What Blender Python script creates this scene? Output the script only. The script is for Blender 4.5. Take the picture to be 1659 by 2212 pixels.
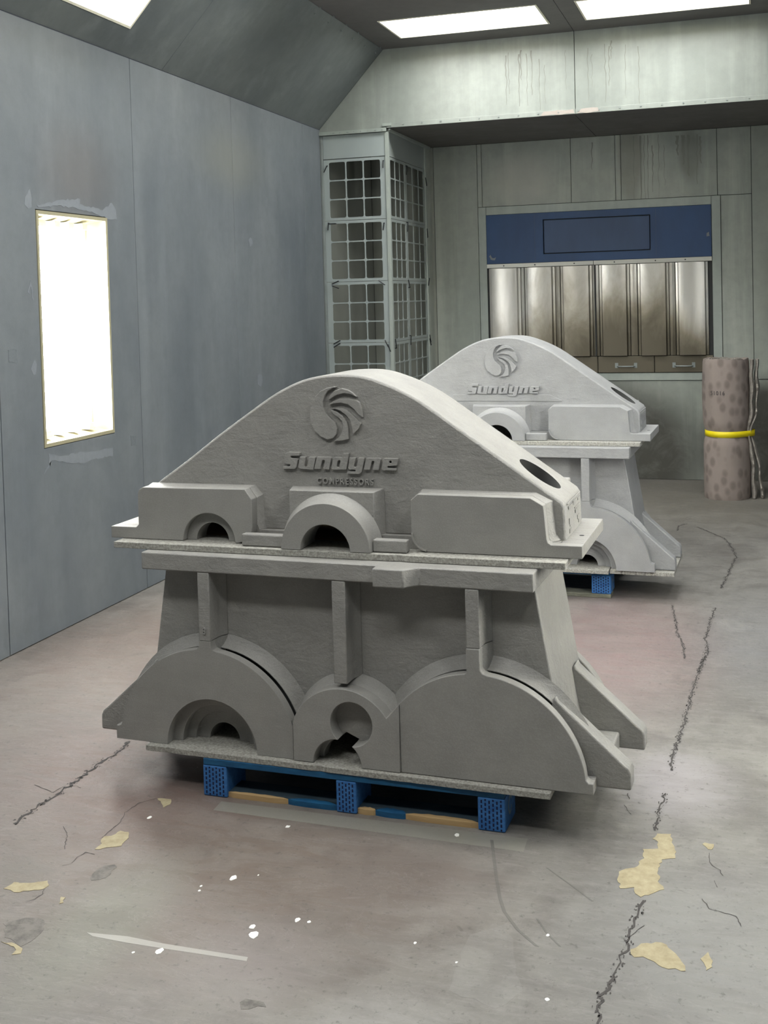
import bpy, bmesh, math, random
from mathutils import Matrix, Vector
for o in list(bpy.data.objects): bpy.data.objects.remove(o)
S = bpy.context.scene
C = S.collection
PI = math.pi

# ------------------------------------------------------------------ camera
cd = bpy.data.cameras.new('camera'); cam = bpy.data.objects.new('camera', cd); C.objects.link(cam); S.camera = cam
YAW, PITCH, ROLL, F = .305818492, .0374433654, -.0268712623, 2487.966
fwd = Vector((-math.sin(YAW)*math.cos(PITCH), math.cos(YAW)*math.cos(PITCH), -math.sin(PITCH)))
rgt = Vector((math.cos(YAW), math.sin(YAW), 0)); up = rgt.cross(fwd)
r2 = rgt*math.cos(ROLL)+up*math.sin(ROLL); u2 = -rgt*math.sin(ROLL)+up*math.cos(ROLL)
m = Matrix((r2, u2, -fwd)).transposed().to_4x4(); m.translation = (0, 0, 1.62)
cam.matrix_world = m
cd.sensor_fit = 'VERTICAL'; cd.sensor_height = 24; cd.sensor_width = 18
cd.lens = 24*F/2212
cd.shift_y = -(1106-743.31)/2212
cd.shift_x = -.5/2212
cd.clip_start = .05

# ------------------------------------------------------------------ world and exposure
w = bpy.data.worlds.new('world'); S.world = w; w.use_nodes = True
w.node_tree.nodes['Background'].inputs[0].default_value = (.5, .55, .6, 1)
w.node_tree.nodes['Background'].inputs[1].default_value = .05
S.view_settings.view_transform = 'Standard'; S.view_settings.look = 'None'
S.view_settings.exposure = 1.22; S.view_settings.gamma = 1.0; S.view_settings.use_curve_mapping = False
CEIL_LIGHT, SLOPE_LIGHT, TUBE_LIGHT = 9.5, 8.5, 29.0     # brightness of the lamps' own glowing faces

# ---- measured outlines (metres)
PATCHES = [[[-0.291,3.44],[-0.28,3.476],[-0.24,3.483],[-0.234,3.439],[-0.225,3.404],[-0.219,3.333],[-0.256,3.317],[-0.261,3.253],[-0.252,3.176],[-0.238,3.148],[-0.295,3.092],[-0.311,3.107],[-0.317,3.14],[-0.353,3.124],[-0.365,3.186],[-0.366,3.216],[-0.319,3.259],[-0.318,3.287],[-0.304,3.312],[-0.313,3.367],[-0.27,3.381],[-0.273,3.422]],[[-0.298,2.832],[-0.275,2.866],[-0.226,2.883],[-0.199,2.853],[-0.165,2.795],[-0.163,2.774],[-0.218,2.776],[-0.253,2.802],[-0.265,2.809],[-0.286,2.801]],[[-0.131,2.835],[-0.114,2.87],[-0.109,2.848],[-0.102,2.832],[-0.103,2.807],[-0.116,2.789],[-0.123,2.821]],[[-0.148,3.441],[-0.142,3.452],[-0.116,3.449],[-0.121,3.413],[-0.131,3.413]],[[-2.014,2.693],[-2.007,2.732],[-1.959,2.739],[-1.918,2.764],[-1.899,2.742],[-1.902,2.722],[-1.973,2.684],[-1.99,2.692]],[[-1.903,3.022],[-1.905,3.045],[-1.886,3.054],[-1.876,3.092],[-1.847,3.091],[-1.827,3.056],[-1.821,3.004],[-1.848,2.989],[-1.888,2.964],[-1.887,3.002]],[[-1.878,3.331],[-1.829,3.334],[-1.815,3.301],[-1.825,3.272],[-1.851,3.305]],[[-1.813,2.662],[-1.83,2.695],[-1.815,2.695],[-1.805,2.67]],[[-1.789,2.415],[-1.791,2.436],[-1.806,2.448],[-1.853,2.46],[-1.807,2.459],[-1.778,2.445],[-1.77,2.425]]]
DARKPATCH = [[[-1.901,2.536],[-1.861,2.576],[-1.805,2.579],[-1.779,2.539],[-1.776,2.495],[-1.789,2.453],[-1.856,2.479]],[[-1.814,2.832],[-1.807,2.883],[-1.781,2.896],[-1.762,2.845],[-1.777,2.807],[-1.796,2.796]],[[-1.148,2.384],[-1.14,2.399],[-1.093,2.398],[-1.081,2.383],[-1.116,2.365],[-1.134,2.36]]]
SPECKS = [[-1.41,2.911,0.012],[-1.233,2.654,0.016],[-1.252,2.689,0.009],[-1.15,2.751,0.009],[-1.117,2.75,0.005],[-1.433,2.526,0.011],[-1.495,2.503,0.004],[-1.38,3.246,0.008],[-1.478,2.847,0.004],[-1.471,2.823,0.004],[-1.347,2.944,0.003],[-1.834,3.198,0.008],[-0.859,3.322,0.009],[-0.506,2.845,0.005],[-0.821,2.726,0.005],[-0.7,2.669,0.004],[-0.462,2.578,0.006]]
CRACKS = [[0.016,[[-0.284,3.073],[-0.3,2.98],[-0.311,2.887],[-0.309,2.834],[-0.324,2.758],[-0.323,2.699],[-0.343,2.619],[-0.341,2.518]]],[0.014,[[-0.276,3.775],[-0.286,3.658],[-0.288,3.494]]],[0.014,[[-0.196,5.347],[-0.219,5.042],[-0.244,4.551],[-0.259,4.189],[-0.276,4.077],[-0.269,3.957]]],[0.014,[[-0.356,8.185],[-0.266,8.023],[-0.163,7.83],[-0.103,7.487],[-0.085,7.271],[-0.112,6.994],[-0.136,6.736],[-0.159,6.495]]],[0.012,[[-0.176,6.091],[-0.198,5.775],[-0.209,5.534],[-0.19,5.317],[-0.212,5.144],[-0.223,5.017]]],[0.01,[[-0.394,6.096],[-0.368,5.879],[-0.341,5.611],[-0.309,5.45],[-0.285,5.201]]],[0.008,[[-0.476,8.03],[-0.473,8.211],[-0.421,8.289]]],[0.022,[[-2.228,3.76],[-2.215,3.606],[-2.225,3.497],[-2.22,3.358],[-2.233,3.188],[-2.233,3.051]]],[0.003,[[-1.882,3.33],[-1.92,3.284],[-1.929,3.211],[-1.909,3.149],[-1.908,3.036]]],[0.003,[[-1.872,2.938],[-1.905,2.942],[-1.914,2.906],[-1.908,2.871],[-1.927,2.852]]],[0.003,[[-2.068,3.076],[-2.03,3.037],[-1.977,2.942]]],[0.003,[[-1.902,2.722],[-1.889,2.693],[-1.893,2.666],[-1.911,2.649]]],[0.003,[[-2.345,3.327],[-2.245,3.286],[-2.24,3.334],[-2.199,3.354],[-2.173,3.341]]],[0.003,[[-0.127,3.393],[-0.122,3.323],[-0.096,3.296],[-0.086,3.265]]],[0.003,[[-0.137,3.124],[-0.117,3.075],[-0.082,3.066],[-0.05,3.057],[-0.037,3.009]]],[0.003,[[-0.107,3.233],[-0.1,3.196]]],[0.005,[[-0.394,3.737],[-0.383,3.695]]],[0.003,[[-0.393,3.649],[-0.382,3.617],[-0.367,3.587]]],[0.003,[[-0.274,2.952],[-0.306,2.889],[-0.31,2.844]]]]
SCUFFS = [[0.01,[[-0.751,3.315],[-0.721,3.205],[-0.689,3.089],[-0.66,2.994],[-0.634,2.928],[-0.582,2.849],[-0.523,2.788]]],[0.006,[[-0.564,3.189],[-0.49,3.115],[-0.417,3.039]]],[0.006,[[-0.545,2.916],[-0.511,2.857],[-0.468,2.803]]]]
STRIP = [[-1.659,3.297],[-1.662,3.363],[-0.649,3.35],[-0.647,3.266]]
STREAK = [[-1.661,2.555],[-1.548,2.566],[-1.444,2.56],[-1.206,2.559],[-1.202,2.542],[-1.44,2.539],[-1.536,2.539],[-1.636,2.543]]
LETTERS = {"S":[[[0.6345,0.246],[0.6363,0.2546],[0.6594,0.2551],[0.6634,0.2571],[0.6641,0.26],[0.6611,0.2619],[0.6489,0.2625],[0.6419,0.266],[0.64,0.2708],[0.6453,0.2922],[0.6501,0.3008],[0.6594,0.3038],[0.7,0.303],[0.6978,0.2917],[0.6682,0.2903],[0.6644,0.288],[0.6649,0.2849],[0.6695,0.2833],[0.6872,0.2825],[0.6913,0.2775],[0.6853,0.2519],[0.679,0.2467]]],"u":[[[0.6996,0.2889],[0.7208,0.2885],[0.7144,0.2582],[0.7164,0.2546],[0.7228,0.2547],[0.7259,0.2579],[0.7317,0.2881],[0.7568,0.2886],[0.7464,0.2456],[0.6994,0.2471],[0.6929,0.2512],[0.6924,0.2549]]],"n":[[[0.7607,0.2892],[0.8057,0.2895],[0.811,0.2868],[0.8115,0.2834],[0.803,0.2474],[0.782,0.2478],[0.7889,0.2757],[0.7869,0.279],[0.7824,0.2792],[0.7793,0.2764],[0.7715,0.2481],[0.7495,0.2482]]],"d":[[[0.8252,0.2898],[0.8504,0.2889],[0.8538,0.3029],[0.876,0.3033],[0.864,0.2482],[0.8179,0.2472],[0.8123,0.2499],[0.8115,0.2532],[0.8181,0.2835]],[[0.8397,0.2798],[0.8447,0.2776],[0.8406,0.2589],[0.8375,0.256],[0.8322,0.2564],[0.8308,0.2598],[0.8349,0.2769]]],"y":[[[0.8771,0.2894],[0.8991,0.2884],[0.8916,0.261],[0.8938,0.2575],[0.8991,0.2579],[0.9016,0.2607],[0.908,0.2886],[0.93,0.289],[0.9183,0.2416],[0.9108,0.2354],[0.866,0.2349],[0.8671,0.2427],[0.8934,0.2425],[0.897,0.2445],[0.8965,0.2484],[0.8773,0.249],[0.8724,0.2517],[0.8716,0.2559]]],"m":[[[0.9358,0.2885],[0.9801,0.2893],[0.9847,0.2872],[0.9852,0.2839],[0.9778,0.249],[0.9566,0.2486],[0.9632,0.2763],[0.9612,0.2793],[0.9574,0.2795],[0.9545,0.277],[0.9464,0.2492],[0.9253,0.2493]]],"e":[[[0.9984,0.2889],[1.0459,0.2889],[1.0418,0.2658],[1.0101,0.263],[1.0071,0.2607],[1.0082,0.2574],[1.0392,0.2559],[1.0376,0.2493],[0.9935,0.2494],[0.9889,0.252],[0.9881,0.2556],[0.9939,0.2852]],[[1.024,0.277],[1.0222,0.2737],[1.019,0.2722],[1.0155,0.2735],[1.0142,0.2768],[1.0157,0.2801],[1.0192,0.2816],[1.0224,0.2802]]]}
LOGO = [[[0.827,0.5241],[0.8372,0.5222],[0.8217,0.5181],[0.8059,0.5084],[0.7964,0.4952],[0.7887,0.4734],[0.7899,0.454],[0.7983,0.4323],[0.8134,0.4179],[0.8298,0.4035],[0.8361,0.3843],[0.8325,0.3649],[0.8218,0.3527],[0.8009,0.3476],[0.7778,0.357],[0.755,0.3762],[0.7415,0.4052],[0.7403,0.4344],[0.746,0.4636],[0.7612,0.4903],[0.7799,0.5084],[0.8036,0.5193]],[[0.8088,0.4795],[0.8158,0.4964],[0.8317,0.5109],[0.8551,0.5181],[0.878,0.5132],[0.8955,0.5024],[0.9084,0.4898],[0.8878,0.4988],[0.8623,0.502],[0.8364,0.4957],[0.8207,0.4867]],[[0.8091,0.4626],[0.8255,0.4754],[0.8463,0.4827],[0.8771,0.4844],[0.9075,0.4785],[0.9175,0.4714],[0.9245,0.4498],[0.9275,0.4223],[0.9113,0.433],[0.8965,0.4509],[0.8765,0.4652],[0.8511,0.4704],[0.8279,0.4682]],[[0.817,0.4517],[0.8505,0.4524],[0.8709,0.446],[0.8908,0.4305],[0.9082,0.4138],[0.921,0.4019],[0.9124,0.3851],[0.8915,0.3656],[0.8896,0.3897],[0.8827,0.4136],[0.8679,0.4315],[0.8477,0.4447],[0.8325,0.4499]],[[0.8143,0.4469],[0.8373,0.4398],[0.8574,0.4255],[0.8709,0.4063],[0.8754,0.3847],[0.8751,0.3498],[0.8524,0.3447],[0.8227,0.3418],[0.8425,0.3554],[0.8546,0.3748],[0.8578,0.3942],[0.8544,0.4086],[0.8419,0.4217],[0.8242,0.4325]]]
TCOMP = [[[0.6892,0.1937],[0.9758,0.1966],[0.6952,0.2204],[0.686,0.1968]]]
SMEARS = [[[[4.846,2.21],[4.814,2.169],[4.806,2.133],[4.834,2.114],[4.865,2.123],[4.868,2.166],[4.858,2.201]]],[[[4.908,2.137],[5.022,2.159],[5.221,2.189],[5.297,2.195],[5.295,2.168],[5.517,2.152],[5.611,2.199],[5.654,2.162],[5.659,2.109],[5.589,2.105],[5.427,2.131],[5.205,2.147],[5.059,2.144],[4.92,2.127]]],[[[4.83,1.766],[4.806,1.709],[4.819,1.698],[4.831,1.737],[4.847,1.666],[4.856,1.673],[4.84,1.745]]],[[[4.841,1.38],[4.808,1.336],[4.828,1.306],[4.848,1.308],[4.858,1.358]]],[[[4.928,0.909],[5.041,0.879],[5.23,0.876],[5.415,0.859],[5.535,0.859],[5.532,0.811],[5.339,0.822],[5.226,0.815],[5.065,0.846],[4.95,0.869],[4.884,0.81],[4.936,0.842]]],[[[4.634,1.437],[4.702,1.434],[4.704,1.374],[4.636,1.378]],"scratch","scratched_patch"],[[[5.726,0.901],[5.788,0.893],[5.787,0.835],[5.73,0.842]],"scratch","scratched_patch"],[[[7.51,1.117],[7.585,1.118],[7.602,1.068],[7.548,1.03],[7.505,1.052]],"putty","putty_smear"],[[[7.425,2.071],[7.467,2.09],[7.506,2.05],[7.442,2.025]],"putty","putty_smear"]]

# ------------------------------------------------------------------ node helpers
def srgb(r, g, b):
    f = lambda v: ((v/255+.055)/1.055)**2.4 if v/255 > .04045 else v/255/12.92
    return (f(r), f(g), f(b), 1)
class NT:
    def __init__(s, name):
        s.m = bpy.data.materials.new(name); s.m.use_nodes = True; s.t = s.m.node_tree
        s.b = s.t.nodes['Principled BSDF']; s.tc = s.t.nodes.new('ShaderNodeTexCoord'); s.geo = s.t.nodes.new('ShaderNodeNewGeometry')
    def n(s, ty, **k):
        x = s.t.nodes.new(ty)
        for a, v in k.items(): setattr(x, a, v)
        return x
    def l(s, a, b): s.t.links.new(a, b)
    def coord(s, scale=(1, 1, 1), world=True, loc=(0, 0, 0), rot=(0, 0, 0)):
        mp = s.n('ShaderNodeMapping'); mp.inputs['Scale'].default_value = scale; mp.inputs['Location'].default_value = loc; mp.inputs['Rotation'].default_value = rot
        s.l(s.geo.outputs['Position'] if world else s.tc.outputs['Object'], mp.inputs[0]); return mp.outputs[0]
    def noise(s, co, sc, det=4, rough=.6, dist=0):
        x = s.n('ShaderNodeTexNoise'); x.inputs['Scale'].default_value = sc; x.inputs['Detail'].default_value = det
        x.inputs['Roughness'].default_value = rough; x.inputs['Distortion'].default_value = dist
        s.l(co, x.inputs['Vector']); return x.outputs[0]
    def ramp(s, v, stops):
        x = s.n('ShaderNodeValToRGB'); e = x.color_ramp.elements
        while len(e) > 1: e.remove(e[-1])
        e[0].position = stops[0][0]; e[0].color = stops[0][1] if len(stops[0][1] if hasattr(stops[0][1], '__len__') else ()) else (stops[0][1],)*3+(1,)
        for p, c in stops[1:]:
            q = e.new(p); q.color = c if hasattr(c, '__len__') else (c, c, c, 1)
        s.l(v, x.inputs[0]); return x.outputs[0]
    def mix(s, f, a, b, mode='MIX'):
        x = s.n('ShaderNodeMix', data_type='RGBA', blend_type=mode)
        for v, i in ((f, 0), (a, 6), (b, 7)):
            if hasattr(v, 'is_linked') or isinstance(v, bpy.types.NodeSocket): s.l(v, x.inputs[i])
            else: x.inputs[i].default_value = v
        return x.outputs[2]
    def math(s, op, a, b=0.0, clamp=False):
        x = s.n('ShaderNodeMath', operation=op, use_clamp=clamp)
        for v, i in ((a, 0), (b, 1)):
            if isinstance(v, bpy.types.NodeSocket): s.l(v, x.inputs[i])
            else: x.inputs[i].default_value = v
        return x.outputs[0]
    def spot(s, x0, y0, z0, rx, ry, rz, soft=1.0):      # 1 at the centre of an ellipsoid, 0 outside
        mp = s.n('ShaderNodeMapping'); mp.vector_type = 'TEXTURE'
        mp.inputs['Location'].default_value = (x0, y0, z0); mp.inputs['Scale'].default_value = (rx, ry, rz)
        s.l(s.geo.outputs['Position'], mp.inputs[0])
        ln = s.n('ShaderNodeVectorMath', operation='LENGTH'); s.l(mp.outputs[0], ln.inputs[0])
        mr = s.n('ShaderNodeMapRange', interpolation_type='SMOOTHSTEP'); mr.inputs[1].default_value = 1; mr.inputs[2].default_value = 1-soft
        mr.inputs[3].default_value = 0; mr.inputs[4].default_value = 1
        s.l(ln.outputs['Value'], mr.inputs[0]); return mr.outputs[0]
    def bump(s, h, dist, strength=1.0, prev=None):
        x = s.n('ShaderNodeBump'); x.inputs['Distance'].default_value = dist; x.inputs['Strength'].default_value = strength
        s.l(h, x.inputs['Height'])
        if prev is not None: s.l(prev, x.inputs['Normal'])
        return x.outputs[0]
    def done(s, col=None, rough=None, nrm=None, metal=0.0, spec=None):
        for v, k in ((col, 'Base Color'), (rough, 'Roughness'), (nrm, 'Normal'), (metal, 'Metallic'), (spec, 'Specular IOR Level')):
            if v is None: continue
            if isinstance(v, bpy.types.NodeSocket): s.l(v, s.b.inputs[k])
            else: s.b.inputs[k].default_value = v
        return s.m

# ------------------------------------------------------------------ materials
def mat_cast(name, rough_surface, base=(.31, .309, .296, 1)):
    t = NT(name); co = t.coord(world=False)
    n1 = t.noise(co, 9, 5, .6); n2 = t.noise(co, 220, 2, .5)
    c = t.mix(t.ramp(n1, [(.3, 0.0), (.7, 1.0)]), tuple(v*.90 for v in base[:3])+(1,), tuple(min(1, v*1.08) for v in base[:3])+(1,))
    c = t.mix(t.math('MULTIPLY', t.ramp(n2, [(.45, 0.0), (.62, 1.0)]), .12), c, (.45, .45, .44, 1))
    if rough_surface:
        a = t.noise(t.coord((9, 30, 24), False, rot=(0, .7, 0)), 1.0, 6, .65, .8)
        b = t.noise(co, 34, 5, .6, .5)
        nr = t.bump(a, .006, .6); nr = t.bump(b, .005, .55, nr)
        return t.done(c, .55, t.bump(n2, .0012, .5, nr))
    b = t.noise(t.coord((1, 1, 3), False), 14, 3, .5)
    nr = t.bump(b, .0015, .4)
    return t.done(c, .55, t.bump(n2, .0008, .4, nr))
M = {}
NEARC = (.272, .266, .246, 1); FARC = (.288, .292, .290, 1)  # same primer, with warm and cool light put into the two tones
CASTS = {'near': (mat_cast('warm_lit_primer_rough_casting', True, NEARC), mat_cast('warm_lit_primer_machined_face', False, NEARC)),
         'far': (mat_cast('cool_lit_primer_rough_casting', True, FARC), mat_cast('cool_lit_primer_machined_face', False, FARC))}
M['cast'], M['machined'] = CASTS['near']
def mat_wall(name, a, b, streak=.5, rough=.42, spots=(), tint2=None, bumpd=.004):
    t = NT(name)
    n1 = t.noise(t.coord((1, 1, .45)), 1.5, 5, .6, .3)
    n2 = t.noise(t.coord((2.2, 2.2, .16)), 2.4, 5, .65, .2)
    n3 = t.noise(t.coord(), 14, 4, .6)
    c = t.mix(t.ramp(n1, [(.3, 0.0), (.72, 1.0)]), a, b)
    c = t.mix(t.math('MULTIPLY', t.ramp(n2, [(.5, 0.0), (.75, 1.0)]), streak), c, tuple(min(1, v*1.45) for v in b[:3])+(1,))
    c = t.mix(t.math('MULTIPLY', t.ramp(n3, [(.3, 1.0), (.6, 0.0)]), .22), c, tuple(v*.7 for v in a[:3])+(1,))
    for (p, r, col, amt, soft) in spots:
        f = t.spot(*p, *r, soft); nn = t.noise(t.coord(), 5, 5, .7, .6)
        f = t.math('MULTIPLY', t.math('MULTIPLY', f, t.ramp(nn, [(.25, .75), (.55, 1.0)])), amt)
        c = t.mix(f, c, col)
    r = t.ramp(n2, [(.2, rough-.08), (.8, rough+.12)])
    wave = t.noise(t.coord((1, 1, .3)), 2.0, 2, .5)
    nr = t.bump(wave, bumpd*4, .35); nr = t.bump(t.noise(t.coord(), 160, 2), .0006, .5, nr)
    return t.done(c, r, nr)
A1, B1 = srgb(92, 99, 104), srgb(114, 119, 122)
M['wall_left'] = mat_wall('blue_grey_wall_panel', A1, B1, .25, .5, spots=[
    ((-3.32, 5.3, 2.32), (.3, .55, .38), srgb(100, 96, 94), .5, .9), ((-3.32, 7.2, 2.6), (.3, .8, .3), srgb(118, 120, 113), .6, .9)])
M['slope'] = mat_wall('dark_grey_sloped_panel', srgb(86, 92, 93), srgb(110, 115, 114), .5, .42)
M['ceiling'] = mat_wall('dark_ceiling_panel', srgb(92, 88, 86), srgb(104, 101, 98), .15, .6)
M['header'] = mat_wall('galvanised_header_panel', srgb(132, 138, 132), srgb(152, 157, 150), .4, .36)
M['soffit'] = mat_wall('dark_soffit_panel', srgb(92, 88, 84), srgb(106, 102, 98), .2, .6)
DK = srgb(62, 60, 53)
M['wall_back'] = mat_wall('weathered_back_wall_panel', srgb(134, 141, 134), srgb(166, 170, 160), .45, .45, spots=[
    ((-1.35, 10.2, .2), (1.25, 1, .85), DK, .95, .45), ((.3, 10.2, .3), (.8, 1, .7), DK, .95, .35),
    ((-.95, 10.2, 2.8), (.14, 1, .5), srgb(120, 120, 110), .7, .5), ((-.45, 10.2, 2.8), (.12, 1, .28), srgb(116, 118, 110), .7, .5),
    ((-1.9, 10.2, 2.65), (.4, 1, .35), srgb(176, 174, 164), .5, .8), ((.5, 10.2, 1.6), (.5, 1, .7), srgb(122, 124, 116), .6, .6)])
M['frame_back'] = mat_wall('grey_trim_metal', srgb(146, 154, 147), srgb(168, 175, 167), .3, .45)
def mat_blue(name, col):
    t = NT(name); n = t.noise(t.coord((1, 1, .4)), 5, 5, .6)
    c = t.mix(t.ramp(n, [(.3, 0.0), (.75, 1.0)]), col, tuple(v*1.35 for v in col[:3])+(1,))
    return t.done(c, .5, t.bump(t.noise(t.coord(), 3, 2), .01, .3))
M['blue'] = mat_blue('navy_blue_enamel', srgb(26, 60, 100))
M['blue_door'] = mat_blue('dull_slate_blue_enamel', srgb(44, 66, 98))
def mat_steel(name, stain=True):
    t = NT(name)
    n = t.noise(t.coord((2.2, 1, 1.1)), 1.6, 5, .65, .5); z = t.n('ShaderNodeSeparateXYZ'); t.l(t.geo.outputs['Position'], z.inputs[0])
    hz = t.n('ShaderNodeMapRange'); hz.inputs[1].default_value = 1.9; hz.inputs[2].default_value = .95; t.l(z.outputs[2], hz.inputs[0])
    f = t.math('ADD', t.math('MULTIPLY', hz.outputs[0], .55), t.math('MULTIPLY', n, .8))
    f = t.math('ADD', f, t.math('MULTIPLY', t.spot(-.95, 10.1, 1.2, .75, 1, .55, .7), .22))
    f = t.math('SUBTRACT', f, t.math('MULTIPLY', t.spot(-2.1, 10.1, 1.5, .35, 1, .7, .6), .3))
    f = t.math('SUBTRACT', f, t.math('MULTIPLY', t.spot(-.4, 10.1, 1.6, .3, 1, .5, .6), .25))
    c = t.ramp(f, [(.35, srgb(206, 204, 197)), (.62, srgb(166, 161, 148)), (.82, srgb(128, 121, 105)), (1.0, srgb(100, 94, 80))])
    return t.done(c, t.ramp(f, [(.3, .3), (.9, .5)]), t.bump(t.noise(t.coord((1, 1, .5)), 4, 3, .5, .6), .012, .4), metal=.55)
M['steel'] = mat_steel('stained_bright_steel')
t = NT('galvanised_strip'); M['strip'] = t.done(srgb(188, 188, 180), .4, None, .3)
t = NT('aluminium_edge'); M['alu'] = t.done(t.mix(t.noise(t.coord(), 8, 4), srgb(120, 128, 126), srgb(160, 166, 163)), .4, None, .3)
t = NT('filter_grid_paint'); M['grid'] = t.done(t.mix(t.noise(t.coord((1, 1, .4)), 3, 4), srgb(142, 152, 152), srgb(164, 172, 168)), .5)
t = NT('side_grid_paint'); M['grid_side'] = t.done(t.mix(t.noise(t.coord((1, 1, .4)), 3, 4), srgb(132, 140, 137), srgb(150, 157, 152)), .5)
t = NT('plenum_inner_sheet'); M['plenum'] = t.done(t.mix(t.noise(t.coord((2, 2, .3)), 2, 4), srgb(124, 128, 122), srgb(150, 152, 142)), .55)
t = NT('dark_joint'); M['joint'] = t.done(srgb(44, 46, 45), .7)
t = NT('black_iron'); M['black'] = t.done(srgb(28, 30, 32), .5)
t = NT('dimmed_cream_wall_lamp'); M['cream_dimmed'] = t.done(srgb(150, 145, 118), .6)  # cream darkened in colour, as if less light reached the housing
t = NT('cream_lamp_housing'); M['cream'] = t.done(srgb(232, 228, 208), .5)
def mat_emit(name, col, st):
    t = NT(name); t.b.inputs['Emission Color'].default_value = col; t.b.inputs['Emission Strength'].default_value = st
    return t.done((.8, .8, .8, 1), .5)
M['emit_ceil'] = mat_emit('lit_ceiling_diffuser', (.985, .995, 1.0, 1), CEIL_LIGHT)
M['emit_slope'] = mat_emit('lit_slope_diffuser', (.985, .995, 1.0, 1), SLOPE_LIGHT)
M['emit_tube'] = mat_emit('lit_fluorescent_tube', (.985, .995, 1.0, 1), TUBE_LIGHT)
t = NT('clear_pane')
tr = t.n('ShaderNodeBsdfTransparent'); gl = t.n('ShaderNodeBsdfGlossy'); gl.inputs['Roughness'].default_value = .05
mx = t.n('ShaderNodeMixShader'); mx.inputs[0].default_value = .05
t.l(tr.outputs[0], mx.inputs[1]); t.l(gl.outputs[0], mx.inputs[2])
t.l(mx.outputs[0], t.t.nodes['Material Output'].inputs[0]); M['pane'] = t.m

def mat_floor(name, tint=None, amt=0.0):
    t = NT(name); co = t.coord()
    n1 = t.noise(co, 1.1, 6, .6, .6); n2 = t.noise(co, 6, 6, .7, .4); n3 = t.noise(co, 45, 4, .7); n4 = t.noise(t.coord(rot=(0, 0, .5), scale=(1, 3.5, 1)), 3.2, 6, .7, 1.5)
    c = t.mix(t.ramp(n1, [(.32, 0.0), (.68, 1.0)]), srgb(99, 97, 92), srgb(131, 129, 123))
    c = t.mix(t.math('MULTIPLY', t.ramp(n2, [(.38, 1.0), (.56, 0.0)]), .55), c, srgb(88, 84, 80))
    n5 = t.noise(t.coord(rot=(0, 0, -.5), scale=(1, 4, 1)), 9, 6, .75, .8)
    c = t.mix(t.math('MULTIPLY', t.ramp(n5, [(.48, 0.0), (.72, 1.0)]), .32), c, srgb(150, 147, 143))
    def sp(c, x, y, rx, ry, col, a, soft=.8):
        f = t.math('MULTIPLY', t.spot(x, y, 0, rx, ry, 1, soft), t.ramp(n4, [(.3, .5), (.65, 1.0)]))
        return t.mix(t.math('MULTIPLY', f, a), c, col)
    c = sp(c, -1.5, 2.95, 1.15, .95, srgb(104, 92, 83), .95)
    c = sp(c, -2.1, 3.6, .85, .9, srgb(110, 91, 84), .9)
    c = sp(c, -2.7, 4.8, 1.0, 1.8, srgb(110, 95, 88), .8)
    c = sp(c, -.65, 5.3, .7, 1.5, srgb(126, 106, 104), .85)
    c = sp(c, -.25, 3.85, .28, .4, srgb(160, 155, 158), .7)
    c = sp(c, .1, 5.6, .5, 1.2, srgb(116, 116, 117), .6)
    c = sp(c, -.95, 3.05, .35, .3, srgb(98, 89, 83), .75)
    c = sp(c, -1.65, 2.6, .22, .5, srgb(112, 114, 102), .7)
    c = sp(c, -1.2, 2.55, .28, .3, srgb(132, 126, 124), .5)
    c = sp(c, -.35, 9.4, 1.6, 1.9, srgb(110, 106, 96), .85)
    c = sp(c, -.1, 2.9, .5, .6, srgb(130, 130, 127), .7)
    c = sp(c, -.8, 2.3, .25, .3, srgb(160, 158, 154), .6)
    vein = t.ramp(t.math('ABSOLUTE', t.math('SUBTRACT', n4, .5)), [(0.0, 1.0), (.012, 0.0)])
    c = t.mix(t.math('MULTIPLY', vein, .18), c, srgb(156, 152, 148))
    c = t.mix(t.math('MULTIPLY', t.ramp(n3, [(.30, 1.0), (.42, 0.0)]), .6), c, srgb(74, 71, 67))
    dk = t.noise(t.coord(loc=(3, 7, 0), rot=(0, 0, .45), scale=(1, 2.6, 1)), 9, 5, .7, .8)
    c = t.mix(t.math('MULTIPLY', t.ramp(dk, [(.30, 1.0), (.35, 0.0)]), .55), c, srgb(78, 73, 69))
    c = t.mix(t.math('MULTIPLY', t.ramp(n3, [(.66, 0.0), (.75, 1.0)]), .25), c, srgb(156, 153, 148))
    if tint: c = t.mix(amt, c, tint)
    nr = t.bump(n2, .006, .4); nr = t.bump(n5, .003, .4, nr); nr = t.bump(n3, .0015, .6, nr)
    return t.done(c, t.ramp(n2, [(.3, .5), (.7, .68)]), nr)
M['floor'] = mat_floor('worn_painted_concrete')
M['strip_light'] = mat_floor('cleaner_concrete_strip', srgb(128, 127, 118), .75)
M['streak'] = mat_floor('pale_scraped_concrete', srgb(165, 163, 156), .7)
M['pale'] = mat_floor('pale_cleaned_concrete', srgb(138, 137, 133), .2)
M['scuff'] = mat_floor('scuffed_concrete', srgb(84, 82, 78), .5)
t = NT('bare_tan_concrete'); n = t.noise(t.coord(), 30, 5, .7)
M['tan'] = t.done(t.mix(t.ramp(n, [(.3, 0.0), (.7, 1.0)]), srgb(142, 131, 102), srgb(170, 160, 130)), .8, t.bump(n, .002, .6))
t = NT('dark_crack'); M['crack'] = t.done(t.mix(t.noise(t.coord(), 60, 3), srgb(48, 46, 44), srgb(84, 80, 77)), .85)
t = NT('dark_spall'); M['spall'] = t.done(t.mix(t.ramp(t.noise(t.coord(), 25, 5, .7), [(.35, 0.0), (.6, 1.0)]), srgb(90, 87, 83), srgb(120, 116, 110)), .85)
t = NT('white_paint_fleck'); M['white'] = t.done(srgb(228, 228, 222), .6)
t = NT('dusty_ply'); n = t.noise(t.coord(world=False), 120, 3, .7)
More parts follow.
